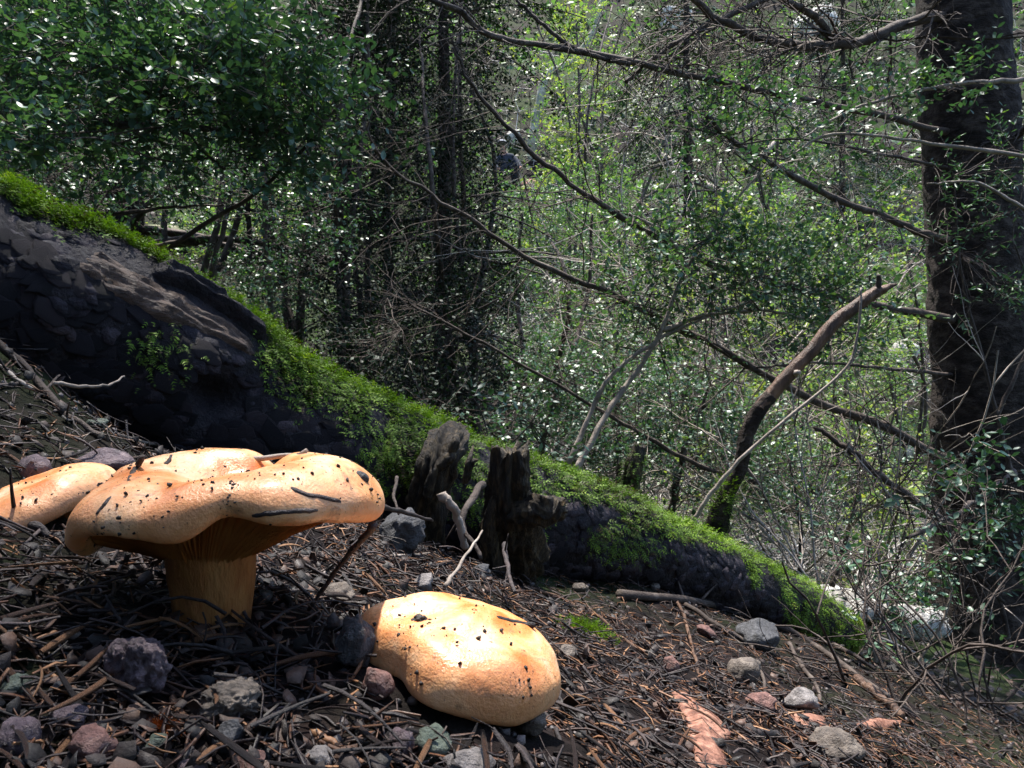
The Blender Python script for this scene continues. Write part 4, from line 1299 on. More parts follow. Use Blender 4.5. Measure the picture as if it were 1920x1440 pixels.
def spray_t(seed, nt=5, nn=5, wn=.22):
    """flat conifer spray: rachis along +Y, side twigs, needles"""
    r = np.random.default_rng(seed)
    V, T = [], []
    def needles(a, b, n, L):
        d = unit(b - a); s = unit(np.cross(d, [0, 0, 1]))
        for t in np.linspace(.05, 1, n):
            c = a + (b - a) * t
            for sg in (-1, 1):
                v = unit(s * sg * .9 + d * .6 + np.array([0, 0, r.normal(0, .25)])) * L * r.uniform(.7, 1.1) * (1 - .4 * t)
                w_ = d * L * wn
                i = len(V); V.extend([c - w_, c + w_, c + v]); T.append([i, i + 1, i + 2])
    o = np.zeros(3); tip = np.array([r.uniform(-.1, .1), 1, -.15])
    needles(o, tip, nn * 2, .09)
    for k in range(nt):
        t = .08 + .8 * k / nt
        for sg in (-1, 1):
            a = tip * t
            L = .46 * (1 - t * .75) * r.uniform(.75, 1.15)
            b = a + np.array([sg * .75, .62, -.12 + r.normal(0, .12)]) * L
            needles(a, b, nn, .075)
    return np.array(V), np.array(T), None
SPRAY = [spray_t(q) for q in range(4)]
SPRAY_LO = [spray_t(q, 3, 3, .48) for q in range(4)]

def conifer(label, base, height, rad_b, nb, blen, mat='fir', lo=.08, hi=1.0, spray=.20, per=6, droop=.35, name='fir_tree', trunk_r=.04, lean=(0, 0), dens_tint=.4, group=None, dead=.0, sprays=None):
    root = empty(name)
    tag(root, label, 'tree', group)
    base = np.asarray(base, float)
    n = 24
    t = np.linspace(0, 1, n)[:, None]
    c = base + np.array([lean[0], lean[1], 0]) * t ** 1.5 * height + np.array([0, 0, 1]) * t * height - np.array([0, 0, .1]) * (1 - t)
    c[:, :2] += np.c_[vnoise(np.c_[t[:, 0] * 5, t[:, 0] * 0, t[:, 0] * 0 + base[0]]), vnoise(np.c_[t[:, 0] * 5, t[:, 0] * 0 + 5, t[:, 0] * 0 + base[0]])] * trunk_r * .6
    mb = MB(); mb.tube(c, trunk_r * np.linspace(1.1, .12, n), 10)
    mb.build('trunk', M['trunk'], root)
    hs = lo + (hi - lo) * RNG.random(nb) ** 1.15
    az = RNG.uniform(0, 2 * math.pi, nb)
    L = blen * (1 - .75 * hs) * RNG.uniform(.6, 1.1, nb)
    st = np.stack([np.interp(hs, t[:, 0], c[:, k]) for k in range(3)], -1)
    dv = np.stack([np.cos(az), np.sin(az), RNG.uniform(-.05, .35, nb)], -1)
    tt = np.linspace(0, 1, 8)[None, :, None]
    C = st[:, None] + dv[:, None] * tt * L[:, None, None] + np.array([0, 0, -1.0]) * droop * tt ** 2 * L[:, None, None] + RNG.normal(0, .05, (nb, 1, 3)) * tt ** 2 * L[:, None, None]
    mbT = MB()
    tubes(mbT, C, (.006 + .006 * L)[:, None] * np.linspace(1, .25, 8)[None] * trunk_r / .05, 4)
    tag(mbT.build('branches', M['branch'], root), kind='stuff')
    mbL = MB()
    live = RNG.random(nb) >= dead
    C2 = C[live]; L2 = L[live]
    k = per
    s = RNG.uniform(.22, 1.0, (len(C2), k)) * 6.99
    i = s.astype(int); f = (s - i)[..., None]
    rows = np.arange(len(C2))[:, None]
    p = C2[rows, i] * (1 - f) + C2[rows, i + 1] * f
    d = unit(C2[rows, i + 1] - C2[rows, i])
    sd = np.cross(d, [0, 0, 1.0])
    d = unit(d + sd * RNG.normal(0, .8, (len(C2), k, 1)) + np.array([0, 0, -.25]) + RNG.normal(0, .15, (len(C2), k, 3)))
    nrm = unit(np.array([0, 0, 1.0]) + RNG.normal(0, .35, d.shape))
    sz = spray * RNG.uniform(.6, 1.25, (len(C2), k))
    MM = (frames(d.reshape(-1, 3), nrm.reshape(-1, 3)) * sz.reshape(-1, 1, 1))
    rn = np.clip(np.repeat(RNG.normal(dens_tint, .14, (len(C2), 1)), k, 1) + RNG.normal(0, .12, (len(C2), k)), 0, 1).ravel()
    pf = p.reshape(-1, 3)
    for q in range(4):
        mbL.scatter((sprays or SPRAY)[q], MM[q::4], pf[q::4], rn[q::4])
    tag(mbL.build('crown', M[mat], root, False), kind='stuff')
    return root

# ------------------------------------------------------------------ spruce trunk on the right with dead lower branches
spruce = empty('spruce_tree')
tag(spruce, 'big dark spruce trunk with dead bare branches and rough bark', 'tree')
def ground_at(u, d):
    x = (u - 960) / FPX * d
    return np.array([x, d, float(H(np.array([x]), np.array([float(d)]))[0])])
gb = ground_at(1845, 2.6)
tp = spline([gb - [0, 0, .2], P(1842, 900, 2.6), P(1835, 600, 2.6), P(1820, 300, 2.6), P(1805, 0, 2.6), P(1790, -600, 2.7), P(1783, -2000, 2.85), P(1775, -4800, 3.0)], 240)
n_, s_ = 240, 60
th = np.linspace(0, 2 * math.pi, s_, endpoint=False)
h_ = tp[:, 2]
r_ = np.interp(h_, [gb[2] - .2, gb[2] + .05, gb[2] + .4, 1.3, 8.5], [.23, .185, .150, .138, .05])
nnv = np.stack([np.cos(th), np.sin(th), 0 * th], -1)
V = tp[:, None] + nnv[None] * r_[:, None, None]
q = V.reshape(-1, 3)
ds = (fbm(q * [14, 14, 9], 3) * .006 + np.abs(vnoise(q * [45, 45, 75])) * .007 + fbm(q * 4, 2) * .008).reshape(n_, s_)
V = V + nnv[None] * ds[..., None]
mb = MB(); mb.add(V.reshape(-1, 3), None, ring_quads(n_, s_)[:, ::-1])
mb.build('trunk', M['trunk'], spruce)
def dead_branch(pts, rpx, kids, L, label=None, taper=.3, side_lv=1, rk=.30, up=-.25, start=.12):
    if 1735 < pts[0][0] < 1790 and pts[0][2] >= 2.4:
        pts = [(1832, pts[0][1] + 14, 2.6)] + list(pts)
    elif pts[0][0] == 1900:
        pts = [(1838, pts[0][1], 2.6)] + list(pts)
    c, r, o = limb(pts, rpx * .78, 60, taper, 9, spruce, 'branch')
    out = []
    for k in range(kids):
        i = int(RNG.uniform(start, .98) * 58)
        t = unit(c[i + 1] - c[i])
        dv = unit(t * .7 + unit(RNG.normal(size=3)) * .9 + np.array([0, 0, up]))
        grow(c[i], dv, L * RNG.uniform(.4, 1.2), max(r[i] * rk, .0011), side_lv, out, 7, .22, 4, -.1, .5)
    tag(twig_mesh(out, 3).build('twigs', M['branch'], o), kind='stuff')
    return c
dead_branch([(1745, 240, 2.5), (1560, 197, 2.4), (1400, 163, 2.3), (1240, 130, 2.2), (1080, 92, 2.1), (960, 76, 2.05), (900, 55, 2.0), (860, 20, 1.95), (800, -4, 1.92), (770, -30, 1.9)], 11, 26, .30, taper=.45)
dead_branch([(1750, 445, 2.5), (1690, 418, 2.45), (1560, 368, 2.35), (1440, 305, 2.25), (1370, 262, 2.2), (1325, 215, 2.15)], 11, 16, .25, taper=.45)
dead_branch([(1755, 592, 2.5), (1660, 578, 2.45), (1540, 550, 2.35), (1420, 520, 2.3), (1330, 490, 2.25), (1240, 448, 2.2), (1150, 400, 2.15), (1080, 350, 2.1), (1000, 290, 2.05), (935, 220, 2.0), (880, 150, 1.95), (850, 90, 1.9)], 13, 34, .34, taper=.22)
dead_branch([(1750, 850, 2.5), (1680, 808, 2.45), (1560, 762, 2.4), (1450, 712, 2.35), (1330, 642, 2.3), (1240, 600, 2.25), (1130, 545, 2.2), (1000, 492, 2.15), (900, 425, 2.1), (820, 372, 2.05), (730, 310, 2.0), (692, 250, 1.95), (700, 180, 1.95)], 13, 46, .34, taper=.15)
dead_branch([(1420, 905, 2.5), (1330, 880, 2.45), (1250, 842, 2.4), (1180, 800, 2.35), (1080, 742, 2.3), (960, 672, 2.25), (840, 608, 2.2), (770, 570, 2.15), (740, 520, 2.1)], 7, 22, .28, taper=.2)
dead_branch([(1745, 30, 2.5), (1640, 68, 2.45), (1560, 86, 2.4), (1490, 85, 2.35), (1400, 62, 2.3), (1330, 22, 2.25), (1285, -20, 2.2)], 15, 34, .40, taper=.5, side_lv=2)
dead_branch([(1760, -60, 2.5), (1600, -70, 2.4), (1430, 2, 2.3), (1300, 62, 2.25), (1220, 112, 2.2), (1175, 155, 2.18)], 9, 24, .35, taper=.5, side_lv=1)
dead_branch([(1180, 120, 2.15), (1080, 92, 2.1), (1010, 40, 2.1), (950, -20, 2.1)], 7, 12, .22, taper=.5)
dead_branch([(1760, 700, 2.5), (1650, 690, 2.3), (1540, 680, 2.2), (1420, 690, 2.1)], 6, 12, .25, taper=.4)
dead_branch([(1900, 885, 2.4), (1860, 915, 2.2), (1800, 960, 2.0), (1700, 1010, 1.9)], 10, 10, .2, taper=.4)
dead_branch([(1900, 260, 2.5), (1960, 200, 2.3), (2050, 150, 2.2)], 10, 10, .25, taper=.4)
dead_branch([(1780, 980, 2.4), (1660, 900, 2.35), (1600, 850, 2.3), (1530, 800, 2.3)], 13, 14, .3, taper=.4)
dead_branch([(1760, 310, 2.5), (1660, 290, 2.3), (1500, 262, 2.1), (1380, 270, 2.05)], 5, 12, .2, taper=.4)
dead_branch([(1560, 80, 2.4), (1530, 30, 2.35), (1440, -10, 2.3), (1380, -40, 2.3)], 10, 24, .3, taper=.6, side_lv=2)
# live crown high above the frame
cb = MB()
nb = 90
hs = RNG.uniform(6.4, 10.8, nb); az = RNG.uniform(0, 2 * math.pi, nb)
st = np.stack([np.interp(hs, tp[:, 2], tp[:, k]) for k in range(3)], -1)
Lb = (1.7 - .12 * hs) * RNG.uniform(.6, 1.1, nb)
dv = np.stack([np.cos(az), np.sin(az), RNG.uniform(-.1, .25, nb)], -1)
tt = np.linspace(0, 1, 8)[None, :, None]
Cc = st[:, None] + dv[:, None] * tt * Lb[:, None, None] - np.array([0, 0, 1.]) * .3 * tt ** 2 * Lb[:, None, None]
tubes(cb, Cc, (.01 * np.linspace(1, .25, 8))[None].repeat(nb, 0), 4)
tag(cb.build('upper_branches', M['branch'], spruce), kind='stuff')
s = RNG.uniform(.25, 1, (nb, 7)) * 6.99; i = s.astype(int); f = (s - i)[..., None]; rows = np.arange(nb)[:, None]
p = (Cc[rows, i] * (1 - f) + Cc[rows, i + 1] * f).reshape(-1, 3)
d = unit((Cc[rows, i + 1] - Cc[rows, i]).reshape(-1, 3) * 3 + RNG.normal(0, .5, (nb * 7, 3)) + [0, 0, -.2])
cl = MB()
MM = frames(d, unit(RNG.normal(0, .3, d.shape) + [0, 0, 1])) * RNG.uniform(.4, .65, (nb * 7, 1, 1))
cl.scatter(SPRAY_LO[0], MM, p, RNG.random(nb * 7) * .8)
tag(cl.build('crown', M['fir'], spruce, False), kind='stuff')

# ------------------------------------------------------------------ snapped branch standing behind the log
bb = empty('broken_branch')
tag(bb, 'snapped reddish brown branch rising from behind the mossy log', 'branch')
mb = MB()
gnarly(mb, [P(1335, 1040, 1.40), P(1345, 985, 1.38), P(1362, 930, 1.37), P(1390, 870, 1.36), P(1400, 815, 1.36), P(1425, 765, 1.36), P(1445, 742, 1.36)], [.024, .020, .0125, .0120, .0125, .0125, .0120], 70, 24, .16, 70, 5)
tag(mb.build('bark_sleeve', M['trunk'], bb), 'dark bark still covering the lower half')
mb = MB()
gnarly(mb, [P(1425, 765, 1.36), P(1470, 712, 1.36), P(1520, 660, 1.36), P(1565, 605, 1.36), P(1610, 570, 1.36), P(1645, 545, 1.36)], [.0116, .0118, .0112, .0112, .0108, .0095], 70, 24, .12, 60, 6)
mb.build('peeled_wood', M['red_branch'], bb)
mb = MB()
gnarly(mb, [P(1635, 552, 1.36), P(1660, 540, 1.36), P(1682, 533, 1.36)], [.009, .0065, .002], 20, 14, .25, 150, 7)
mb.build('splinter', M['red_branch'], bb)
mb = MB()
gnarly(mb, [P(1640, 552, 1.36), P(1648, 530, 1.355), P(1647, 515, 1.35)], [.007, .0055, .003], 14, 12, .2, 150, 8)
mb.build('splinter', M['branch'], bb)
mb = MB(); gnarly(mb, [P(1490, 700, 1.355), P(1498, 698, 1.335)], [.006, .004], 8, 10, .2, 150, 12); mb.build('knot', M['twig_pale'], bb)
nmo = 700
c = spline([P(1335, 1030, 1.4), P(1345, 985, 1.38), P(1362, 930, 1.37), P(1372, 905, 1.365)], nmo)
nd = unit(RNG.normal(size=(nmo, 3)))
mb = MB()
mb.scatter(SPR[2], frames(unit(nd + [0, 0, .3]), nd) * RNG.uniform(.008, .016, (nmo, 1, 1)), c + nd * .018, RNG.random(nmo) * .8)
tag(mb.build('base_moss', M['moss'], bb, False), kind='stuff')
c, r, m_ = limb([(1295, 985, 1.33), (1330, 930, 1.32), (1400, 850, 1.31), (1500, 765, 1.30), (1590, 685, 1.29), (1610, 610, 1.29), (1615, 540, 1.29)], 4.5, 50, .4)
tag(m_.build('thin_stick', M['twig_pale']), 'long thin pale stick crossing behind the log beside the snapped branch', 'stick')

# ------------------------------------------------------------------ box shrubs and saplings
shrub('large box shrub with glossy small leaves hanging over the upper log',
      [([(-230, 800, 1.9), (-200, 500, 1.9), (-180, 200, 1.9), (-150, -150, 1.9)], 30),
       ([(-190, 262, 1.9), (0, 235, 1.8), (150, 228, 1.75), (350, 238, 1.7), (520, 245, 1.7), (620, 225, 1.7)], 9),
       ([(-180, 120, 1.9), (0, 60, 1.8), (130, 75, 1.75), (250, 150, 1.7), (330, 230, 1.7), (420, 320, 1.7)], 8),
       ([(-190, 480, 2.0), (100, 440, 2.0), (270, 462, 1.95), (330, 452, 1.9), (400, 410, 1.85), (480, 360, 1.8), (560, 290, 1.75), (640, 190, 1.7)], 7),
       ([(140, 402, 1.95), (240, 398, 1.9), (330, 388, 1.9), (420, 385, 1.9)], 5),
       ([(-150, -60, 1.9), (120, -20, 1.8), (300, 20, 1.75), (520, 60, 1.7), (640, 110, 1.7)], 7)],
      [(90, 110, 1.75, 260, 150, .35, 3.2), (400, 130, 1.7, 240, 120, .3, 3.2), (330, 235, 1.75, 300, 70, .25, 1.4), (560, 190, 1.65, 120, 100, .15, 1.0), (60, 262, 1.35, 110, 30, .06, .35), (200, 20, 1.8, 300, 90, .3, 1.5), (500, 270, 1.7, 120, 60, .15, .5), (100, 330, 2.0, 200, 70, .2, .7)],
      1080, leaf=.0235, tl=(.09, .19), nodes=8, tint=.55)
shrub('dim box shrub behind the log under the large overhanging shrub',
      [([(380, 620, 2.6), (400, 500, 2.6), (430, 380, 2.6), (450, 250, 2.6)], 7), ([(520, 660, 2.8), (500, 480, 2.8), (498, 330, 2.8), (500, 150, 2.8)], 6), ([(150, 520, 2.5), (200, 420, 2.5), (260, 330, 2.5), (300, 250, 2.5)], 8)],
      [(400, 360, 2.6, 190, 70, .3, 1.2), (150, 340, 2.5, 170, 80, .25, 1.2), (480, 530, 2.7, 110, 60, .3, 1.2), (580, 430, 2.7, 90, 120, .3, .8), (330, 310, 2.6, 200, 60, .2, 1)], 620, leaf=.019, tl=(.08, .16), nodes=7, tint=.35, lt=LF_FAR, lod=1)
shrub('pale stemmed box shrub with leaning bare stems behind the log crest',
      [([(1078, 885, 2.0), (1130, 790, 2.05), (1175, 720, 2.1), (1225, 650, 2.1), (1290, 500, 2.1), (1360, 400, 2.1), (1440, 305, 2.1)], 6.5),
       ([(1065, 870, 2.05), (1110, 770, 2.1), (1150, 700, 2.1), (1230, 640, 2.1), (1300, 605, 2.1), (1420, 560, 2.1)], 5.5),
       ([(1240, 620, 2.1), (1330, 590, 2.1), (1460, 585, 2.0), (1560, 620, 2.0)], 5), ([(1290, 500, 2.1), (1250, 440, 2.1), (1180, 400, 2.1)], 5)],
      [(1280, 470, 2.1, 160, 60, .25, 1.0), (1440, 520, 2.1, 170, 80, .25, 1.8), (1560, 600, 2.05, 120, 70, .2, .8), (1180, 600, 2.2, 110, 90, .2, .5), (1320, 230, 2.1, 40, 40, .1, .3)],
      520, leaf=.021, tl=(.08, .18), nodes=6, limb_mat='twig_pale', tint=.7, name='pale_stemmed_shrub')
shrub('leafy box spray reaching across in front of the big spruce trunk',
      [([(1980, 300, 2.0), (1860, 285, 2.0), (1700, 262, 1.98), (1560, 252, 1.95), (1470, 300, 1.95)], 5), ([(1940, 150, 2.05), (1830, 155, 2.0), (1720, 170, 1.98), (1600, 205, 1.95), (1500, 260, 1.95)], 5), ([(1960, 420, 2.05), (1840, 345, 2.0), (1740, 345, 2.0)], 4)],
      [(1620, 200, 1.97, 130, 40, .08, 1.2), (1790, 155, 1.98, 90, 26, .06, .9), (1440, 190, 2.0, 60, 20, .05, .4), (1400, 290, 2.0, 120, 50, .1, .6), (1620, 300, 2.0, 120, 60, .1, .5)],
      105, leaf=.021, tl=(.06, .14), nodes=6, limb_mat='twig_pale', lean=(-.4, -.2, .1))
shrub('thin narrow leaved sapling growing up against the spruce trunk',
      [([(1900, 900, 2.2), (1850, 700, 2.2), (1800, 500, 2.2), (1790, 330, 2.2)], 4), ([(1870, 780, 2.2), (1940, 600, 2.2), (1900, 450, 2.2)], 4)],
      [(1800, 400, 2.2, 70, 120, .1, 1), (1850, 540, 2.15, 90, 60, .1, .6), (1900, 300, 2.2, 50, 60, .1, .5)], 90, leaf=.022, lt=LF_NARROW, tl=(.06, .14), nodes=6, name='sapling', tint=.4)
shrub('dense green box shrub low behind the log crest',
      [([(1000, 980, 2.6), (1020, 820, 2.6), (1060, 680, 2.6)], 8), ([(1250, 1000, 2.8), (1280, 860, 2.8), (1330, 720, 2.8)], 8), ([(1150, 980, 2.7), (1160, 850, 2.7), (1150, 700, 2.7)], 7)],
      [(1050, 730, 2.6, 110, 90, .3, 1), (1230, 760, 2.8, 130, 100, .3, 1.4), (1400, 830, 2.7, 110, 110, .3, 1.1), (1120, 850, 2.6, 120, 70, .3, 1), (1330, 920, 2.7, 110, 60, .3, .8), (960, 800, 2.5, 70, 50, .2, .3)],
      780, leaf=.022, tl=(.08, .18), nodes=7, tint=.45, lt=LF_FAR, lod=1)
shrub('young box sapling with sparse leaves beside the log tip',
      [([(1640, 1260, 1.5), (1650, 1180, 1.5), (1690, 1100, 1.5), (1730, 1030, 1.5)], 4), ([(1650, 1250, 1.5), (1610, 1150, 1.5), (1600, 1060, 1.5)], 3), ([(1690, 1280, 1.5), (1760, 1180, 1.5), (1790, 1090, 1.5)], 4)],
      [(1640, 1090, 1.5, 90, 60, .1, 1), (1740, 1120, 1.5, 80, 70, .12, 1), (1620, 1170, 1.5, 70, 40, .1, .6), (1780, 1040, 1.5, 60, 40, .1, .4)], 80, leaf=.021, tl=(.05, .12), nodes=5, name='sapling', limb_mat='twig_pale', skip=.25, tint=.55)
shrub('leafy box sapling at the foot of the spruce trunk',
      [([(1900, 1240, 1.7), (1870, 1100, 1.7), (1840, 960, 1.7), (1830, 880, 1.7)], 5), ([(1880, 1130, 1.7), (1780, 1010, 1.7), (1740, 930, 1.7)], 4)],
      [(1830, 900, 1.7, 70, 50, .1, 1), (1870, 970, 1.7, 60, 40, .1, .8), (1750, 930, 1.7, 70, 50, .1, .6), (1900, 1060, 1.7, 60, 60, .1, .6)], 70, leaf=.024, tl=(.05, .12), nodes=5, name='sapling', skip=.2, tint=.5)
shrub('tiny box seedling rooted on the mossy log crest',
      [([(915, 815, 1.15), (905, 780, 1.15), (885, 740, 1.15)], 2), ([(960, 830, 1.15), (990, 800, 1.15), (1010, 770, 1.15)], 2)],
      [(880, 745, 1.15, 30, 16, .03, 1), (990, 790, 1.15, 40, 24, .03, 1), (1050, 850, 1.2, 40, 16, .03, .5)], 15, leaf=.017, tl=(.03, .07), nodes=4, name='seedling', anch=4, skip=.3)
shrub('small box shrub between the snapped branch and the spruce roots',
      [([(1500, 1120, 2.4), (1500, 980, 2.4), (1480, 860, 2.4)], 5), ([(1560, 1100, 2.6), (1600, 960, 2.6), (1620, 850, 2.6)], 5)],
      [(1470, 900, 2.4, 80, 70, .2, 1), (1530, 960, 2.5, 90, 50, .2, 1), (1600, 900, 2.6, 60, 80, .2, .5)], 100, leaf=.019, tl=(.07, .14), nodes=6, tint=.5)

# bare twig shrubs on the slope edge at the right
TW = [((1760, 1500, 1.25), (-.35, .1, .9), .42, 'dead bare twig shrub at the edge of the needle slope'), ((1880, 1480, 1.35), (-.5, .1, .8), .50, 'dense tangle of bare grey twigs below the spruce trunk'),
      ((1840, 1300, 1.6), (-.2, 0, .9), .45, 'bare twig shrub in front of the spruce roots'),
      ((1950, 1400, 1.5), (-.6, 0, .6), .55, 'long bare twigs arching out over the slope edge'),
      ((1660, 1420, 1.0), (.3, .2, .6), .25, 'low bare twigs beside the large tan stone'), ((1820, 1420, 1.1), (-.2, .2, .7), .32, 'low brown twig tangle beneath the box saplings')]
for (bs, dv, L, lab) in TW:
    x = (bs[0] - 960) / FPX * bs[2]
    b0 = np.array([x, bs[2], float(H(np.array([x]), np.array([bs[2]]))[0]) - .01])
    root = empty('bare_twig_shrub')
    tag(root, lab, 'shrub')
    for k in range(3):
        out = []
        grow(b0 + RNG.normal(0, .02, 3) * [1, 1, 0], unit(np.array(dv) + RNG.normal(0, .45, 3)), L * RNG.uniform(.7, 1.2), .0026, 2, out, 9, .30, 4, .1, .55)
        twig_mesh(out, 4).build('stem', M['branch'], root)

# leggy bare shrubs whose pale twigs cross the view beyond the log
for (u_, d_, dv, L, lab) in [(1180, 3.0, (.25, -.1, 1), 1.5, 'leggy bare shrub with pale twigs left of the pale leaning stems'), (1330, 3.2, (.1, -.1, 1), 1.7, 'leggy bare shrub with pale twigs behind the snapped branch'),
                             (1500, 3.0, (-.2, 0, 1), 1.6, 'leggy bare shrub with pale twigs between snapped branch and spruce'), (1620, 3.4, (-.4, 0, 1), 1.8, 'tall pale twigged bare shrub left of the spruce trunk'),
                             (1420, 4.2, (-.1, 0, 1), 2.4, 'tall pale twigged bare shrub in the ravine'),
                             (1250, 4.4, (.2, 0, 1), 2.4, 'tall pale twigged bare shrub below the dead branches'), (1690, 2.3, (-.5, -.1, .8), .9, 'low bare shrub with pale twigs against the spruce roots'),
                             (1560, 2.2, (-.3, 0, .9), .8, 'low bare shrub with pale twigs past the log tip')]:
    b0 = ground_at(u_, d_)
    root = empty('bare_twig_shrub')
    tag(root, lab, 'shrub')
    for k in range(4):
        out = []
        grow(b0 + RNG.normal(0, .04, 3) * [1, 1, 0], unit(np.array(dv) + RNG.normal(0, .28, 3)), L * RNG.uniform(.7, 1.1), .0048, 2, out, 10, .20, 5, .1, .5)
        twig_mesh(out, 3).build('stem', M['twig_pale'], root)

# ------------------------------------------------------------------ dark conifers and box trees behind the log
conifer('dark young fir filling the gloom behind the log', ground_at(830, 4.4), 4.6, .1, 120, 1.3, per=10, spray=.20, trunk_r=.050, dens_tint=.35, sprays=SPRAY_LO)
conifer('stout dark fir behind the left box shrub', ground_at(250, 4.3), 5.0, .1, 100, 1.5, per=8, spray=.24, trunk_r=.10, dens_tint=.35, sprays=SPRAY_LO)
conifer('drooping fir standing on the far bank beyond the dead branches', ground_at(1290, 7.5), 6.0, .1, 100, 1.4, per=7, spray=.30, trunk_r=.06, dens_tint=.7, droop=.7, lo=.35, sprays=SPRAY_LO)
conifer('dark fir high on the far bank left of the spruce trunk', ground_at(1580, 15), 6.0, .1, 110, 1.9, per=8, spray=.45, trunk_r=.06, dens_tint=.5, sprays=SPRAY_LO)
conifer('tall fir at the back left of the ravine', ground_at(60, 9.0), 9.0, .1, 130, 2.4, per=8, spray=.40, trunk_r=.10, dens_tint=.55, sprays=SPRAY_LO)
def box_tree(label, u, d, v_top, spread, n, leaf, mat='box_leaf', tint=.35, name='box_tree', vlow=None, skip=.1, tl=(.10, .24), stems=3, rpx=7, cat='tree', dspread=.5, lt=LF_FAR):
    g = ground_at(u, d)
    vb = 720 - g[2] / d * FPX
    limbs, blobs = [], []
    for k in range(stems):
        uu = u + RNG.normal(0, spread * .35)
        limbs.append(([(u + RNG.normal(0, spread * .1), vb + 10, d), (uu, vb + (v_top - vb) * .35, d + RNG.normal(0, dspread * .3)), (uu + RNG.normal(0, spread * .25), vb + (v_top - vb) * .7, d + RNG.normal(0, dspread * .5)), (uu + RNG.normal(0, spread * .5), v_top, d + RNG.normal(0, dspread * .6))], rpx))
    vl = vb if vlow is None else vlow
    m = 9
    for k in range(m):
        f = (k + .5) / m
        blobs.append((u + RNG.normal(0, spread * .35), vl + (v_top - vl) * f, d + RNG.normal(0, dspread * .5), spread * RNG.uniform(.45, .8), abs(v_top - vl) * RNG.uniform(.10, .2) + 20, dspread * .6))
    return shrub(label, limbs, blobs, int(n * .68), leaf=leaf * 1.16, mat=mat, lt=lt, name=name, cat=cat, tl=tl, nodes=7, lod=2 if d > 5.5 else 1, tint=tint, anch=11, lean=(0, -.2, .15), skip=skip)
box_tree('tall dim yew tree filling the gloom beside the dark fir', 690, 3.8, -120, 150, 1900, .019, mat='darkened', tint=.30, name='gloom_tree')  # box-type trees with near-black leaves that paint in the gloom
box_tree('dim yew tree with dense speckled leaves left of the dark fir', 800, 4.6, -150, 130, 1800, .022, mat='darkened', tint=.34, name='gloom_tree')
box_tree('shaded yew tree over the mossy log behind slender stems', 560, 4.4, -100, 130, 1200, .021, mat='darkened', tint=.34, name='gloom_tree', stems=4)
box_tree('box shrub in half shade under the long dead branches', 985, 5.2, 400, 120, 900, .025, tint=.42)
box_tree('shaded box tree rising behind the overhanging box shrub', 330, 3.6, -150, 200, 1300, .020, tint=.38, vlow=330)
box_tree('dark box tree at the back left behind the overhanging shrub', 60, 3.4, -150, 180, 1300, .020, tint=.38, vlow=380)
box_tree('low shaded yew shrub under the dark fir', 760, 3.0, 560, 170, 800, .018, mat='darkened', tint=.36, name='gloom_shrub', cat='shrub', rpx=5)
box_tree('broad yew tree close behind the log in deep shade', 650, 3.3, -80, 120, 1700, .019, mat='darkened', tint=.35, name='gloom_tree', vlow=640)
box_tree('dense yew tree in deep shade right of the dark fir', 900, 3.9, 60, 90, 1500, .020, mat='darkened', tint=.35, name='gloom_tree')
# brighter shrubs on the far bank
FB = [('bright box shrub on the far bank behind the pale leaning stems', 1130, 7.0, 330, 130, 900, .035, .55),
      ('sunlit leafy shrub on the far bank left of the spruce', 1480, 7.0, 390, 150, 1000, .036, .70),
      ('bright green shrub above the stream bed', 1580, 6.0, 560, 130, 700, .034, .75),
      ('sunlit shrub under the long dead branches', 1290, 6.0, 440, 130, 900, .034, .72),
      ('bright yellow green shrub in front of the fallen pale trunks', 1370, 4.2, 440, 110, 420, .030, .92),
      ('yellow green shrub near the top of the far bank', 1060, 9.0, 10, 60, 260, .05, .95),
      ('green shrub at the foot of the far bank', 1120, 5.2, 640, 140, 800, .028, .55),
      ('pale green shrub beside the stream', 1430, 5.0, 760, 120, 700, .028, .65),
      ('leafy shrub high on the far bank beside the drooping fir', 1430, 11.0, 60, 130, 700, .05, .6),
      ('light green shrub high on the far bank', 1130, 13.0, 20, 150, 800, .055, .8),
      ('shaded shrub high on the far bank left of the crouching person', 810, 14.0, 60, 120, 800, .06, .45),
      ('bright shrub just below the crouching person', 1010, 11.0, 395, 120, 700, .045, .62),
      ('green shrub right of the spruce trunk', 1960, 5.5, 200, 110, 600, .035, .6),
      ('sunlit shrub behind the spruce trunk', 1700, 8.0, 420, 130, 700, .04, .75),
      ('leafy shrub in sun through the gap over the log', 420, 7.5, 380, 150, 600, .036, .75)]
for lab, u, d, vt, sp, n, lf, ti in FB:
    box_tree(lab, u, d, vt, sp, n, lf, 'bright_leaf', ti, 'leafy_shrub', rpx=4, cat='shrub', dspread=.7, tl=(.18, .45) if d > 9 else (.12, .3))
box_tree('yellowing leafy shrub beside the stream near the spruce roots', 1650, 4.2, 870, 60, 260, .035, 'bright_leaf', .98, 'yellow_shrub', rpx=4, cat='shrub', dspread=.2)

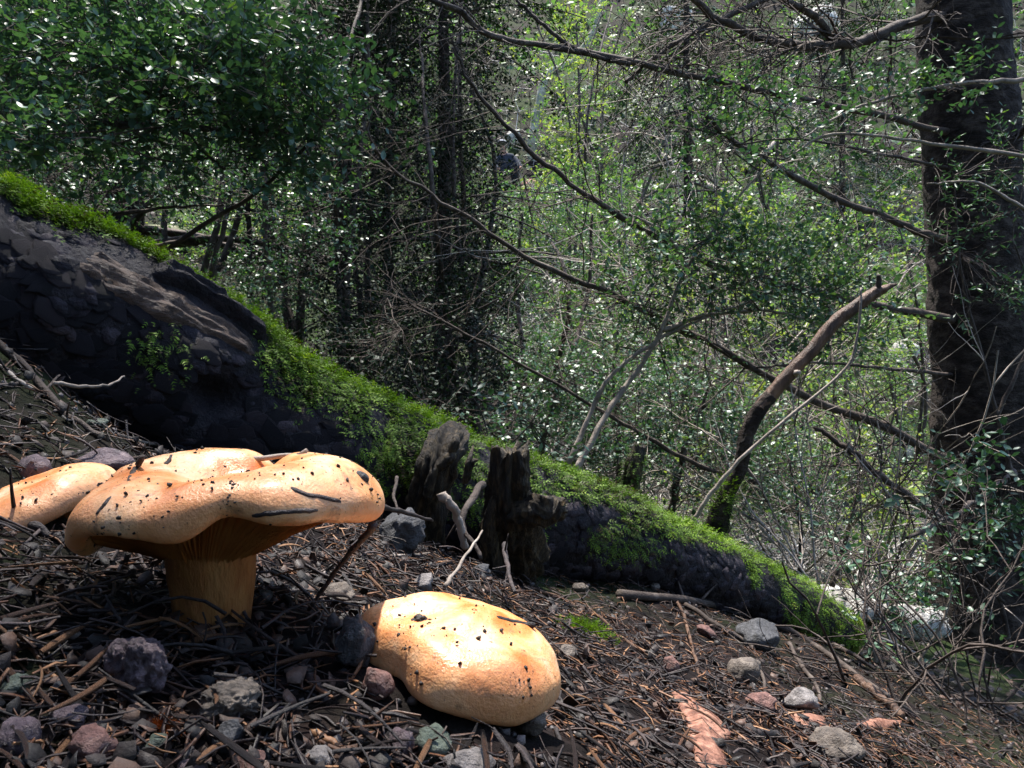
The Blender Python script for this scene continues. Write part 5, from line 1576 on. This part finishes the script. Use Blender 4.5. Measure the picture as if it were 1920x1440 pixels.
# ------------------------------------------------------------------ stream bed, boulders, fallen pale trunks
M['boulder'] = rough_mat('stream_boulder', [(0.3, (0.26, 0.25, 0.24)), (0.5, (0.48, 0.46, 0.43)), (0.7, (0.66, 0.64, 0.61))], 6, 25, .03, .8, .3)
M['mossy_boulder'] = rough_mat('mossy_boulder', [(0.35, (0.06, 0.09, 0.03)), (0.5, (0.16, 0.16, 0.09)), (0.65, (0.40, 0.38, 0.33))], 5, 25, .03, .85, .3)
def boulder(u, v, w_, h, mat, label, seed):
    o = stone(u, v, w_, h, mat, label, seed, .04, sub=3, name='boulder')
    o['category'] = 'boulder'
boulder(1490, 1020, 110, 70, 'mossy_boulder', 'mossy boulder in the stream bed beyond the log tip', 70)
boulder(1690, 1060, 170, 60, 'boulder', 'wide pale boulder lit in the stream bed', 71)
boulder(1545, 990, 80, 40, 'stone_grey', 'dark wet boulder above the mossy boulder', 72)
boulder(1600, 1140, 120, 70, 'boulder', 'pale boulder behind the young box sapling', 73)
boulder(1720, 1170, 130, 70, 'boulder', 'large sunlit boulder below the wide pale boulder', 74)
boulder(1690, 850, 70, 60, 'mossy_boulder', 'yellowish mossy boulder beside the spruce trunk', 75)
boulder(310, 445, 90, 60, 'mossy_boulder', 'sunlit mossy boulder seen through the gap over the log', 76)
boulder(480, 478, 110, 40, 'boulder', 'pale boulder in the gap over the log', 77)
boulder(966, 258, 34, 34, 'boulder', 'whitish rock above the crouching person', 78)
boulder(1540, 40, 100, 90, 'boulder', 'bluish grey rock face at the top of the far bank', 79)
boulder(1700, 660, 60, 50, 'boulder', 'pale rock beside the spruce trunk on the far bank', 80)
boulder(1270, 30, 70, 60, 'boulder', 'grey rock high on the far bank', 81)
boulder(1310, 840, 50, 60, 'stone_grey', 'grey rock in the leaves behind the snapped branch', 82)
for k, (u_, v_, w_) in enumerate([(1530, 1075, 60), (1580, 1060, 50), (1640, 1100, 70), (1760, 1110, 60), (1560, 1110, 60), (1660, 1150, 60), (1780, 1150, 60), (1620, 1045, 50), (1740, 1020, 60), (1500, 1070, 40)]):
    boulder(u_, v_, w_, w_ * .6, 'boulder', 'pale cobble on the stream bed beyond the log tip', 100 + k)
    COL.objects[-1]['group'] = 'pale cobbles on the stream bed'
M['pale_trunk'] = rough_mat('pale_mossy_trunk', [(0.3, (0.10, 0.11, 0.07)), (0.5, (0.26, 0.26, 0.19)), (0.7, (0.42, 0.40, 0.33))], 12, 60, .008, .8, .3)
def fallen_tree(pts, rpx, label, mat='pale_trunk', lift=1.0, taper=.7, cat='fallen tree', name='dead_fallen_tree'):
    c = [on_ground(u, v) for u, v in pts]
    dm = np.median([x[1] for x in c])
    r = rpx * dm / FPX
    c = [np.array([(u - 960) / FPX * x[1], x[1], x[2] + r * lift]) for (u, v), x in zip(pts, c)]
    c = spline(c, 40)
    mb = MB()
    gnarly(mb, c[::4], np.linspace(r, r * taper, 5), 50, 12, .10, 6 / max(r * 40, .2), len(label))
    o = mb.build(name, M[mat]); tag(o, label, cat)
fallen_tree([(970, 545), (1060, 568), (1150, 590)], 11, 'pale greenish trunk fallen across the far bank')
fallen_tree([(1035, 525), (1110, 458)], 9, 'mossy trunk leaning up the far bank')
fallen_tree([(1035, 503), (1110, 505), (1195, 525)], 7, 'thin pinkish trunk lying on the far bank', 'twig_pale')
fallen_tree([(1000, 640), (1110, 632), (1180, 640)], 7, 'thin dead trunk lying low on the far bank', 'twig_pale')
fallen_tree([(1310, 700), (1400, 740), (1500, 770)], 12, 'grey fallen trunk by the stream', 'branch')
fallen_tree([(1240, 300), (1330, 360), (1420, 390)], 7, 'grey dead trunk high on the far bank', 'twig_pale')
fallen_tree([(1400, 330), (1470, 260), (1520, 220)], 6, 'bleached dead trunk above the sunlit shrub', 'twig_pale')
def standing(pts, rpx, label, mat='pale_trunk'):
    c, r, m_ = limb(pts, rpx, 40, .6, 10)
    tag(m_.build('pale_tree_trunk', M[mat]), label, 'tree trunk')
g = on_ground(1000, 300)
dS = g[1]
standing([(995, 320, dS), (1005, 220, dS), (1020, 150, dS), (1050, 128, dS), (1090, 100, dS), (1125, 20, dS), (1140, -60, dS)], 9, 'pale crooked mossy trunk standing on the far bank')
g = on_ground(500, 520)
standing([(468, 560, g[1] * .5), (466, 430, g[1] * .5), (462, 300, g[1] * .5), (470, 100, g[1] * .5)], 6, 'slim dark trunk behind the gap over the log', 'trunk')
standing([(500, 560, g[1] * .45), (499, 430, g[1] * .45), (496, 300, g[1] * .45), (490, 60, g[1] * .45)], 8, 'second slim dark trunk close to the first behind the log', 'trunk')

# dead brush and leaf litter over the far bank
def far_points(n, dlo, dhi, ulo=-150, uhi=2050, pw=1.0):
    d = dlo * (dhi / dlo) ** RNG.random(n); u = RNG.uniform(ulo, uhi, n)
    x = (u - 960) / FPX * d
    return np.stack([x, d, H(x, d)], -1), u, d
p, u, d = far_points(7500, 3.2, 24, 900, 2050)
dv = unit(RNG.normal(size=(len(p), 3)) * [1, .7, .55] + [.1, 0, .25])
L = RNG.uniform(.12, .5, len(p)) * (.5 + d * .11)
C = curve_c(p + RNG.normal(0, .05, p.shape), p + dv * L[:, None], 4, .22)
C[..., 2] += np.abs(RNG.normal(0, .12, (len(p), 1)))
mb = MB()
tubes(mb, C, (RNG.uniform(.0011, .0034, len(p)) * (.5 + d * .16))[:, None] * np.linspace(1, .4, 4)[None], 3)
M['bleached'] = rough_mat('bleached_twig', [(0.25, (0.16, 0.135, 0.12)), (0.5, (0.36, 0.32, 0.29)), (0.8, (0.55, 0.51, 0.48))], 8, 60, 0.003, 0.7, 0.3, use_attr=0.8)
tag(mb.build('dead_brush', M['bleached']), 'tangle of pale dead twigs covering the far bank', 'brush', kind='stuff')
p, u, d = far_points(30000, 2.2, 32, -200, 2100)
hgt = np.abs(RNG.normal(0, .10, len(p))) * (.5 + d * .12)
clump = fbm(p * [.8, .8, 0] + 3, 3)
keep = (clump > -.55) & ~((u > 1440) & (u < 1790) & (d > 3.4) & (d < 7.5) & (RNG.random(len(d)) < .8))
p, d, hgt = p[keep], d[keep], hgt[keep]
p = p + np.array([0, 0, 1.]) * hgt[:, None]
MM = frames(unit(RNG.normal(size=(len(p), 3)) * [1, 1, .4]), unit(RNG.normal(0, .5, (len(p), 3)) + [0, -.2, 1])) * (RNG.uniform(.014, .03, len(p)) * (.6 + d * .17))[:, None, None]
mb = MB()
mb.scatter(LF_FAR, MM, p, np.clip(RNG.normal(.45, .25, len(p)), 0, 1))
tag(mb.build('undergrowth', M['bright_leaf'], None, False), 'low leafy ground cover over the ravine and far bank', 'ground cover', kind='stuff')
p, u, d = far_points(20000, 9, 40, -300, 2200)
cl_ = fbm(p * [.45, .45, 0] + 8, 3)
hh = np.clip(.6 + cl_ * 1.1, .05, 2.2) * RNG.random(len(p)) ** .7
p = p + np.c_[np.zeros((len(p), 2)), hh]
MM = frames(unit(RNG.normal(size=(len(p), 3)) * [1, 1, .5]), unit(RNG.normal(0, .5, (len(p), 3)) + [0, -.3, 1])) * (RNG.uniform(.006, .013, len(p)) * d)[:, None, None]
mb = MB()
mb.scatter(LF_FAR, MM, p, np.clip(.35 + cl_ * .35 + RNG.normal(0, .2, len(p)), 0, .97))
tag(mb.build('far_thicket', M['bright_leaf'], None, False), 'distant leafy thicket covering the top of the far bank', 'thicket', kind='stuff')
p, u, d = far_points(12000, 1.5, 28, -200, 2100)
MM = frames(unit(RNG.normal(size=(len(p), 3)) * [1, 1, .25]), unit(RNG.normal(0, .35, (len(p), 3)) + [0, -.2, 1])) * (RNG.uniform(.02, .045, len(p)) * (.5 + d * .16))[:, None, None]
mb = MB()
mb.scatter(LF_FAR, MM, p + np.array([0, 0, .01]), RNG.random(len(p)))
tag(mb.build('leaf_litter', M['litter'], None, False), 'brown dead leaves lying over the ravine floor and far bank', 'leaf litter', kind='stuff')

# ------------------------------------------------------------------ person crouching on the far bank
def person():
    g = on_ground(955, 352)
    d = g[1]
    root = empty('person')
    tag(root, 'person in dark clothes and banded grey cap crouching on the far bank', 'person')
    body = [(0, .30, .32), (.0, .26, .50), (-.06, .20, .68), (-.12, .14, .80), (-.15, .10, .90), (-.17, .08, 1.02)]   # pelvis, waist, chest, neck base, neck, head
    V = [(0.02, .05, .30), (-.03, .02, .48), (-.09, -.03, .64), (-.13, -.06, .74), (-.15, -.09, .83), (-.16, -.12, .93),
         (.10, -.12, .40), (.12, -.16, .20), (.12, -.02, .06), (.14, -.16, .03),              # right thigh-knee-ankle-toe
         (-.12, -.14, .42), (-.16, -.20, .22), (-.16, -.02, .06), (-.16, -.18, .03),           # left leg
         (.10, -.04, .66), (.22, -.18, .46), (.26, -.34, .36), (.27, -.40, .34),                # right arm
         (-.28, -.03, .64), (-.34, -.16, .44), (-.24, -.32, .34), (-.22, -.38, .32)]
    E = [(0, 1), (1, 2), (2, 3), (3, 4), (4, 5), (0, 6), (6, 7), (7, 8), (8, 9), (0, 10), (10, 11), (11, 12), (12, 13), (2, 14), (14, 15), (15, 16), (16, 17), (2, 18), (18, 19), (19, 20), (20, 21)]
    rads_ = [.15, .14, .15, .09, .055, .09, .10, .07, .045, .04, .10, .07, .045, .04, .065, .05, .035, .03, .065, .05, .035, .03]
    def skin(name, vs_, es_, rs_, mat, parent):
        me = bpy.data.meshes.new(name)
        me.from_pydata(vs_, es_, [])
        o = bpy.data.objects.new(name, me); COL.objects.link(o); o.parent = parent
        sk = o.modifiers.new('skin', 'SKIN'); sub = o.modifiers.new('sub', 'SUBSURF'); sub.levels = sub.render_levels = 2
        for k_, r_ in enumerate(rs_):
            me.skin_vertices[0].data[k_].radius = (r_, r_)
            me.skin_vertices[0].data[k_].use_root = (k_ == 0)
        me.materials.append(mat)
        return o
    def cloth(name, col):
        return rough_mat(name, [(0.3, tuple(x * .6 for x in col)), (0.7, col)], 20, 80, .004, .85, .2)
    skin_m = cloth('skin', (.50, .28, .21)); jack = cloth('jacket', (.035, .042, .065)); trou = cloth('trousers', (.022, .024, .034)); capm = cloth('cap_cloth', (.34, .34, .37)); band = cloth('cap_band', (.05, .05, .07))
    b = skin('body', V, E, rads_, skin_m, root)
    skin('jacket', [V[k] for k in (0, 1, 2, 3, 14, 15, 16, 18, 19, 20)], [(0, 1), (1, 2), (2, 3), (2, 4), (4, 5), (5, 6), (2, 7), (7, 8), (8, 9)], [.175, .165, .175, .09, .085, .07, .05, .085, .07, .05], jack, root)
    skin('trousers', [V[k] for k in (0, 6, 7, 8, 10, 11, 12)], [(0, 1), (1, 2), (2, 3), (0, 4), (4, 5), (5, 6)], [.17, .115, .085, .06, .115, .085, .06], trou, root)
    Vs, T = ICO[3]
    hd = np.array(V[5]) + [0, 0, .03]
    up_ = Vs[:, 2] > -.05
    mb = MB(); W = Vs.copy(); W[:, 2] = np.maximum(W[:, 2], 0); mb.add(hd + W * [.108, .118, .10], T); c = mb.build('cap', capm, root)
    mb = MB(); t_ = np.linspace(0, 2 * math.pi, 25)
    mb.tube(np.stack([hd[0] + .106 * np.cos(t_), hd[1] + .116 * np.sin(t_), np.full(25, hd[2] + .02)], -1), .014, 6, cap=False); mb.build('band', band, c)
    mb = MB(); W = Vs * [.085, .075, .010] + hd + [0, -.14, .004]; mb.add(W, T); mb.build('brim', band, c)
    root.location = (g[0], g[1], g[2] - .02)
    root.scale = (1, 1, 1)
    bg_ = stone_mesh(91, 4, 3, .06, 0, (.20, .15, .17)); 
    o = bg_.build('bag', cloth('bag_cloth', (.48, .26, .22)))
    x = g[0] + 38 * d / FPX; o.location = (x, g[1] - .1, float(H(np.array([x]), np.array([g[1] - .1]))[0]) + .12)
    tag(o, 'pinkish bag on the ground beside the crouching person', 'bag')
person()

# ------------------------------------------------------------------ unseen firs added behind and beside the viewer to shade the scene
conifer('tall spreading unseen fir added uphill to shade the mushrooms', (-1.9, 1.2, float(H(np.array([-1.9]), np.array([1.2]))[0])), 12, .1, 62, 4.0, per=7, spray=.95, trunk_r=.17, lo=.34, sprays=SPRAY_LO)  # out-of-frame fir, placed so its crown blocks the sun over the foreground
for lab, x, y, hgt in [('tall unseen fir on the slope behind the mushrooms viewpoint', -1.8, -2.2, 9), ('broad unseen fir downhill behind the viewpoint', 1.2, -2.8, 8.5), ('unseen fir uphill left of the log', -5.5, -.5, 9), ('unseen fir further back on the slope', -.4, -5.0, 10), ('unseen fir downhill right of the viewpoint', 4.6, -2.4, 9)]:  # out-of-frame firs added to cut sky light from behind the camera
    conifer(lab, (x, y, float(H(np.array([x]), np.array([float(y)]))[0])), hgt, .1, 75, 2.8, per=7, spray=1.0, trunk_r=.13, lo=.03, sprays=SPRAY_LO)
